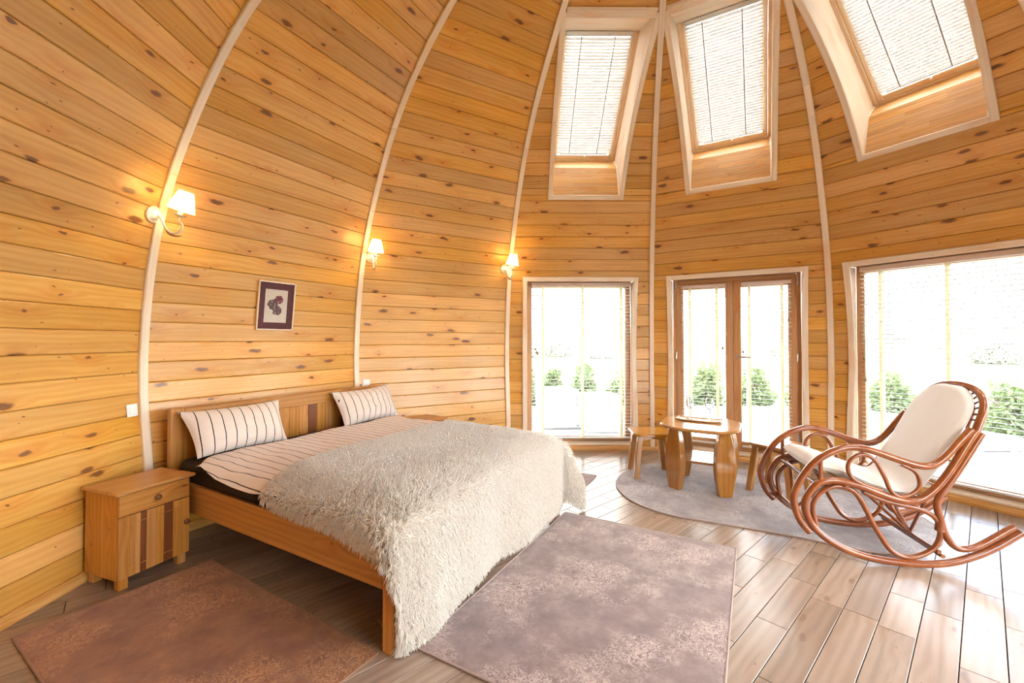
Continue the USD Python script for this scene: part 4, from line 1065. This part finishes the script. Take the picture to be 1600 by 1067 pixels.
for y, s in ((0, 1), (CW, -1)):
    side_tube(arm, y, .0205, 70, 'armrest')
    side_tube(runner, y, .0210, 110, 'runner')
    side_tube(inner, y + s * .010, .0145, 90, 'inner_loop')
    side_tube(rear, y + s * .004, .0185, 60, 'rear_post')
    side_tube(scroll, y, .0115, 70, 'arm_scroll')
    side_tube([(-.461, .628), (-.460, .55), (-.459, .482)], y, .012, 6, 'stub')
    for (a, b, r) in (((.172, .245), (.176, .262), .024), ((-.33, .470), (-.30, .470), .021), ((.35, .165), (.33, .155), .0)):
        if r: obj('binding', tube([(a[0], y + s * .008, a[1] - .018), (b[0], y + s * .008, b[1] + .018)], r, 12), 'rattan', ch, smooth=50)
    obj('inner_seat_rail', tube(spline(np.array([(-.47, y + s * .03, .475), (-.3, y + s * .03, .463), (-.15, y + s * .03, .415), (0, y + s * .03, .375), (.10, y + s * .03, .40), (.2, y + s * .03, .53), (.345, y + s * .03, .80)]), 40), .0115, 8), 'rattan', ch, smooth=50)
def cross(a, b, r, nm): obj(nm, tube([a, tuple((np.array(a) + b) / 2), b], r, 8), 'rattan', ch, smooth=50)
for x, z, r in ((-.475, .462, .0125), (-.50, .215, .0125), (-.468, .178, .0125), (.165, .105, .0125), (.185, .080, .0125), (.05, .372, .0125), (.30, .715, .0125)):
    cross((x, 0, z), (x, CW, z), r, 'crossbar')
for y0, y1 in ((.02, CW * .5 - .02), (CW - .02, CW * .5 + .02)):
    cross((-.06, y0, .375), (.165, y1, .118), .0095, 'brace'); cross((.10, y0, .38), (.172, y1, .118), .0095, 'brace'); cross((-.42, y0, .455), (-.492, y1, .225), .0095, 'brace')
# back: outer and inner arch with short spindles between
def archpts(ins, n):
    base = [(.345, 0.0, .815), (.372, .012, .87), (.412, .035, .955), (.436, .085, 1.018), (.450, .165, 1.052), (.453, CW / 2, 1.062)]
    base = base + [(x, CW - y, z) for x, y, z in base[-2::-1]]
    p = spline(np.array(base), n); c = np.array([.36, CW / 2, .84]); d = p - c
    L = np.linalg.norm(d, axis=1, keepdims=True); return c + d * (1 - ins / L)
obj('back_arch', tube(archpts(0, 60), .0205, 10), 'rattan', ch, smooth=50)
obj('inner_arch', tube(archpts(.060, 60), .010, 8), 'rattan', ch, smooth=50)
A0_, A1_ = archpts(.012, 41), archpts(.058, 41)
for i in range(4, 37, 2): cross(tuple(A0_[i]), tuple(A1_[i]), .0055, 'spindle')
for i in range(9):                                             # cane of the seat and back under the cushion
    u = i / 8; q = spline(np.array([(-.45, .47), (-.3, .455), (-.15, .408), (0, .372), (.1, .40), (.2, .53), (.345, .80), (.41, .96)]), 60)[4 + int(u * 52)]
    cross((q[0], .03, q[1]), (q[0], CW - .03, q[1]), .0055, 'cane')

# one-piece cushion
cu = thing('cushion', 'long cream canvas cushion lying along the seat and back of the rocking chair', 'cushion', matrix=CHM)
prof = spline(np.array([(-.485, .568), (-.40, .560), (-.30, .530), (-.20, .490), (-.08, .448), (.02, .428), (.085, .452), (.135, .52), (.205, .64), (.275, .775), (.345, .905), (.408, 1.022), (.424, 1.058)]), 90)
m_, n_ = len(prof), 41
tg = np.gradient(prof, axis=0); tg /= np.linalg.norm(tg, axis=1, keepdims=True); nn = np.stack([-tg[:, 1], tg[:, 0]], 1)   # towards the sitter
lv = np.r_[0, np.cumsum(np.linalg.norm(np.diff(prof, axis=0), axis=1))]; lv /= lv[-1]
hw = .234 - .016 * np.exp(-((lv - .45) / .12) ** 2)
tt = np.clip((lv - .80) / .20, 0, 1); hw = hw * np.sqrt(np.clip(1 - (tt * .97) ** 2.4, 0.02, 1)); t0_ = np.clip((.045 - lv) / .045, 0, 1); hw = hw * (1 - .16 * t0_ ** 2)
wgrid = np.linspace(-1, 1, n_)
def side_surface(sg):
    V = np.zeros((m_, n_, 3))
    for i in range(m_):
        en = min(1, min(lv[i], 1 - lv[i]) / .035)
        endf = math.sqrt(1 - (1 - en) ** 2)
        th = .047 * np.clip(1 - np.abs(wgrid) ** 3.2, 0, 1) ** .55 * endf
        y = CW / 2 + wgrid * hw[i]
        wr = .010 * (meshkit.fbm(np.stack([np.full(n_, lv[i] * 7), wgrid * 2.2, np.zeros(n_)], -1), 3, 5) - .5) * endf
        o = sg * th + wr * (sg > 0)
        V[i] = np.stack([prof[i, 0] + nn[i, 0] * o, y, prof[i, 1] + nn[i, 1] * o], -1)
    return V.reshape(-1, 3)
up_, lw_ = side_surface(1), side_surface(-1); gf = grid_faces(m_, n_)
obj('cover', (np.vstack([up_, lw_]), np.vstack([gf, gf[:, ::-1] + len(up_)])), 'canvas', cu, smooth=True)

# ---------------------------------------------------------------- things on the walls
def wall_matrix(P, t, z, d=0.0):
    """Frame on the wall: x along it, y into the room along the wall's own slope, z up the slope."""
    ny, nz = P.n(z); q = P.s(z)
    o = P.p(t, q, -d)
    c, s = math.cos(P.rot), math.sin(P.rot)
    W = lambda v: np.array([c * v[0] - s * v[1], s * v[0] + c * v[1], v[2]])
    M = np.eye(4)
    M[:3, 0] = W((-1, 0, 0)); M[:3, 1] = W((0, -ny, -nz)); M[:3, 2] = W((0, -nz, ny)); M[:3, 3] = P.world(*o)
    return M

def sconce(label, P, t, z, swing=0.0):
    M = wall_matrix(P, t, z)
    if swing:
        c, s = math.cos(swing), math.sin(swing); R = np.eye(4); R[:2, :2] = [[c, -s], [s, c]]; M = M @ R
    w = thing('wall_lamp', label, 'wall lamp', matrix=M, group=None)
    obj('backplate', lathe([(0, 0), (.052, 0), (.056, .006), (.052, .014), (.040, .018), (.034, .026), (.022, .036), (0, .040)], 28, axis='y'), 'cream_enamel', w, smooth=40)
    pts = spline(np.array([(0, .034, .004), (0, .060, -.010), (0, .092, -.045), (0, .130, -.078), (0, .175, -.082), (0, .208, -.052), (0, .205, -.012), (0, .178, .006), (0, .172, .030)]), 46)
    obj('arm', tube(pts, np.linspace(.0075, .0062, 46), 10), 'aged_brass' if False else 'cream_enamel', w, smooth=50)
    obj('arm_leaf', tube(spline(np.array([(0, .115, -.078), (0, .150, -.094), (0, .190, -.096), (0, .228, -.082)]), 14), np.array([.002, .005, .0075, .008, .008, .0075, .007, .006, .005, .0045, .004, .003, .002, .001]), 8), 'aged_brass', w, smooth=50)
    obj('drip_plate', lathe([(0, .030), (.012, .030), (.036, .040), (.038, .043), (.034, .043), (.012, .036), (0, .036)], 24, (0, .172, 0)), 'cream_enamel', w, smooth=40)
    obj('candle_sleeve', lathe([(0, .036), (.0135, .036), (.0135, .092), (.010, .094), (0, .094)], 16, (0, .172, 0)), 'candle', w, smooth=40)
    obj('bulb', lathe([(0, .094), (.008, .096), (.015, .112), (.017, .126), (.012, .146), (.004, .160), (0, .164)], 16, (0, .172, 0)), 'bulb_glow', w, smooth=60)
    obj('shade', lathe([(.078, .072), (.0425, .200), (.0405, .200), (.076, .0725), (.078, .072)], 36, (0, .172, 0)), 'lamp_shade', w, smooth=40)
    return w
sconce('white-shaded wall lamp beside the batten above the light switch, leftmost of the three', PANELS[0], PANELS[0].w(2.17) - .055, 2.17)
sconce('white-shaded wall lamp beside the batten above the far pillow, middle one of the three', PANELS[2], -PANELS[2].w(2.19) + .085, 2.19)
sconce('white-shaded wall lamp beside the batten next to the tall window, rightmost of the three', PANELS[2], PANELS[2].w(2.205) - .075, 2.205)

def switch(label, P, t, z, w=.078, h=.080):
    s = thing('light_switch', label, 'light switch', matrix=wall_matrix(P, t, z))
    obj('plate', cbox((w, .010, h), (0, .005, 0), .003), 'white_plastic', s)
    obj('rocker', cbox((w * .62, .005, h * .62), (0, .0115, 0), .002, axes=np.array([[1, 0, 0], [0, .997, .07], [0, -.07, .997]])), 'white_plastic', s)
switch('white square light switch on the left wall above the nightstand', PANELS[0], PANELS[0].w(.893) - .085, .893)
switch('small white square switch on the wall behind the far pillow', PANELS[2], -PANELS[2].w(.897) + .10, .897)

# framed flower picture
P1 = PANELS[1]
pf = thing('framed_picture', 'small framed picture of three dark roses in a maroon mount hung above the bed', 'picture', matrix=wall_matrix(P1, .01, 1.637, .004))
w2, h2 = .161, .206
for sx in (-1, 1):
    obj('frame_stile', cbox((.012, .022, 2 * h2), (sx * (w2 - .006), .011, 0), .003), 'pine_strip', pf, grain=(0, 0, 1))
    obj('frame_rail', cbox((2 * w2 - .024, .022, .012), (0, .011, sx * (h2 - .006)), .003), 'pine_strip', pf, grain=(1, 0, 0))
iw, ih = .100, .140
obj('mount', cat(cbox((w2 - .012 - iw, .006, 2 * h2 - .024), (-(w2 - .012 + iw) / 2, .010, 0), .001), cbox((w2 - .012 - iw, .006, 2 * h2 - .024), ((w2 - .012 + iw) / 2, .010, 0), .001),
                 cbox((2 * iw, .006, h2 - .012 - ih), (0, .010, (h2 - .012 + ih) / 2), .001), cbox((2 * iw, .006, h2 - .012 - ih), (0, .010, -(h2 - .012 + ih) / 2), .001)), 'maroon_mat', pf, label='dark maroon mount around the print')
obj('print', cbox((2 * iw, .003, 2 * ih), (0, .006, 0), .0005), 'paper', pf, label='mottled cream paper with roses')
obj('backing_board', cbox((2 * w2 - .02, .004, 2 * h2 - .02), (0, .002, 0), .0005), 'dark_gap', pf)
obj('hanger', tube([(-.012, .004, h2 - .002), (-.010, .004, h2 + .012), (0, .004, h2 + .017), (.010, .004, h2 + .012), (.012, .004, h2 - .002)], .0018, 6), 'steel', pf, smooth=40)
def rose(cx, cz, r, mat, seed):
    rr = np.random.default_rng(seed); ms = []
    for ringi, (n, rad) in enumerate(((7, 1.0), (6, .68), (4, .38), (1, .12))):
        for i in range(n):
            a = 2 * math.pi * (i + .5 * ringi) / n + rr.normal(0, .12); c = rad * r * .62
            pr = r * (.46 - .07 * ringi)
            pts = [(pr * (1 + .12 * rr.normal()) * math.cos(t), pr * .85 * math.sin(t)) for t in np.linspace(0, 2 * math.pi, 10, endpoint=False)]
            p = prism(pts, 0, .0008, 0); v, f = p
            v = np.stack([cx + c * math.cos(a) + v[:, 0], .0078 + ringi * .0009 + v[:, 2] + .0004 * (i % 2), cz + c * math.sin(a) + v[:, 1]], 1)
            ms.append((v, f))
    obj('rose', cat(*ms), mat, pf)
    ms = []
    for i in range(6):
        a = rr.uniform(0, 6.28); q = rr.uniform(.3, .75) * r
        ms.append(cbox((r * .30, .0008, r * .09), (cx + q * math.cos(a), .0122, cz + q * math.sin(a)), .0003, axes=np.array([[math.cos(a + 1.4), 0, math.sin(a + 1.4)], [0, 1, 0], [-math.sin(a + 1.4), 0, math.cos(a + 1.4)]])))
    obj('petal_rim', cat(*ms), 'paper', pf)
# picture x runs to the viewer's left
rose(-.022, .055, .036, 'petal_plum', 1); rose(.030, .012, .044, 'petal_grey', 2); rose(-.012, -.038, .040, 'petal_grey', 3)
obj('rose_leaf', cat(*[prism([(-.055 + x + .016 * math.cos(t), z + .008 * math.sin(t)) for t in np.linspace(0, 6.28, 9)[:-1]], 0, .001) for x, z in ((0, 0),)]), 'petal_grey', pf) if False else None

# ---------------------------------------------------------------- outside
tag(obj('lawn', cbox((160, 160, .3), (10, 40, -.62), .01), 'grass'), 'grassy ground outside the windows', kind='structure')
ter = thing('terrace', 'pale grey board terrace around the house', loc=(0, 0, 0), kind='structure')
# boards of the terrace, parallel to the front of the window walls
ms, near = [], []
for i in range(60):
    y = 5.62 + i * .145
    if y > 9.1: break
    obj('decking_board', cbox((9.5, .139, .03), (2.6, y, -.075), .004), 'deck_grey', ter)
for i in range(40):
    x = 7.42 + i * .145
    if x > 10.6: break
    obj('decking_board', cbox((.139, 6.4, .03), (x, 2.34, -.075), .004), 'deck_grey', ter)
ms = []
c_, s_ = math.cos(P5.rot), math.sin(P5.rot)
for i in range(22):
    yy = 3.62 + i * .145
    o = P5.world(0, yy, -.11)
    ms.append(cbox((5.2, .139, .03), tuple(o), .004, rz=P5.rot))
obj('decking_board', cat(*ms), 'deck_grey', ter, kind='stuff')
def hive(label, c, rot, w, d, h):
    t = thing('white_box', label, 'box', (*c, -.06), rot)
    obj('body', cbox((w, d, h - .04), (0, 0, (h - .04) / 2 + .0), .006), 'white_lacquer', t)
    obj('lid', cbox((w + .05, d + .05, .045), (0, 0, h - .0225), .006), 'white_lacquer', t)
    obj('plinth', cbox((w + .02, d + .02, .03), (0, 0, .015), .004), 'roofing', t)
hive('white lidded box standing on the terrace, left of the middle tape of the first blind', (.72, 7.05), math.radians(8), .55, .55, .62)
hive('white lidded box standing on the terrace, right of the middle tape of the first blind', (1.36, 6.75), math.radians(8), .52, .55, .56)
gb = thing('bench', 'low grey bench on the terrace behind the wide blind', 'bench', (5.05, 3.55, -.095), P5.rot)
obj('seat', cbox((.75, .42, .05), (0, 0, .40), .01), 'deck_grey', gb)
for x in (-.3, .3): obj('leg', cbox((.06, .38, .375), (x, 0, .1875), .006), 'deck_grey', gb)
rl = thing('terrace_railing', 'thin steel handrail at the edge of the terrace beyond the glazed door', 'railing', (0, 0, -.06), 0)
pa, pb = P4.world(-1.2, 6.4, 0), P4.world(2.6, 6.4, 0)
for u in np.linspace(0, 1, 4):
    q = pa + (pb - pa) * u; obj('post', tube([(q[0], q[1], -.30), (q[0], q[1], 1.1)], .02, 10), 'steel', rl, smooth=40)
obj('handrail', tube([(*pa[:2], 1.1), (*((pa + pb) / 2)[:2], 1.1), (*pb[:2], 1.1)], .022, 10), 'steel', rl, smooth=40)

grow = np.random.default_rng(5)
def leaves(center, radii, n, size, r):
    d = r.normal(0, 1, (n, 3)); d /= np.linalg.norm(d, axis=1, keepdims=True); d[:, 2] = np.abs(d[:, 2]) * .95 + .02
    p = np.asarray(center) + d * np.asarray(radii) * (r.uniform(.55, 1.05, (n, 1)) * (.8 + .4 * meshkit.noise(d * 2.5, int(r.integers(99)))[:, None]))
    a = r.normal(0, 1, (n, 3)); a /= np.linalg.norm(a, axis=1, keepdims=True); b = np.cross(a, r.normal(0, 1, (n, 3))); b /= np.linalg.norm(b, axis=1, keepdims=True)
    s = size * r.uniform(.6, 1.3, (n, 1))
    v = np.stack([p - a * s, p + b * s * .45, p + a * s, p - b * s * .45], 1).reshape(-1, 3); i = np.arange(n)[:, None] * 4
    return v, np.vstack([i + [0, 1, 2], i + [0, 2, 3]])
def shrub(label, x, y, w, h, n=1400, z=-.47):
    t = thing('shrub', label, 'shrub', (x, y, z), 0, 'shrubs beyond the terrace')
    obj('foliage', leaves((0, 0, .1), (w, w, h), n, .07, grow), 'leaf', t)
    st = [tube([(0, 0, 0), (grow.normal(0, .1), grow.normal(0, .1), h * .4), (grow.normal(0, w * .4), grow.normal(0, w * .4), h * .8)], .02, 6) for _ in range(5)]
    obj('stem', cat(*st), 'bark', t)
for x, y, w, h, where in ((.35, 10.2, .5, 1.3, 'at the left edge of the bedside window'), (1.0, 10.6, .7, 1.0, 'left of the middle tape of the bedside window'), (1.75, 10.3, .8, 1.15, 'right of the middle tape of the bedside window'),
                          (2.6, 10.4, .9, .9, 'at the right edge of the bedside window'), (3.5, 10.0, .8, 1.2, 'at the left edge of the glazed door'), (4.4, 9.7, .9, 1.25, 'in the left leaf of the glazed door'),
                          (5.4, 9.5, .9, 1.1, 'in the right leaf of the glazed door'), (6.4, 9.3, .9, 1.2, 'at the right edge of the glazed door'), (7.6, 8.6, 1.0, 1.1, 'in the left part of the wide window'), (8.9, 7.6, 1.0, 1.0, 'at the right of the wide window')):
    shrub('loose green shrub beyond the terrace, seen ' + where, x, y, w * .42, h)
def tree(x, y, h, w, where):
    t = thing('tree', 'small pale far tree, seen faintly ' + where, 'tree', (x, y, -.47), 0, 'trees on the far meadow')
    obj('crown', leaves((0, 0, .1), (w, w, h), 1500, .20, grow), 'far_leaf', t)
    obj('trunk', tube([(0, 0, 0), (.05, 0, h * .3), (0, .05, h * .65)], [.09, .07, .04], 8), 'bark', t, smooth=40)
for x, y, h, w, where in ((1.5, 44, 1.7, 1.5, 'at the left of the bedside window'), (5, 47, 1.9, 1.8, 'near the middle tape of the bedside window'), (9, 43, 1.6, 1.7, 'at the right of the bedside window'), (26, 40, 1.8, 1.8, 'in the right leaf of the glazed door'), (37, 33, 1.6, 1.8, 'in the wide window behind the chair')):
    tree(x, y, h, w, where)
# distant ridge
xs = np.linspace(-60, 160, 90); ridge = []
for x in xs:
    hgt = 3.2 + 2.4 * meshkit.fbm(np.array([[x * .03, 0.5, 0]]), 4, 3)[0]
    ridge.append([[x, 95 - x * .25, -2], [x, 103 - x * .25, hgt * .6], [x, 110 - x * .25, hgt], [x, 120 - x * .25, -2]])
tag(obj('hill', loft(ridge), 'hill_green', smooth=60), 'low green ridge on the horizon', kind='structure')
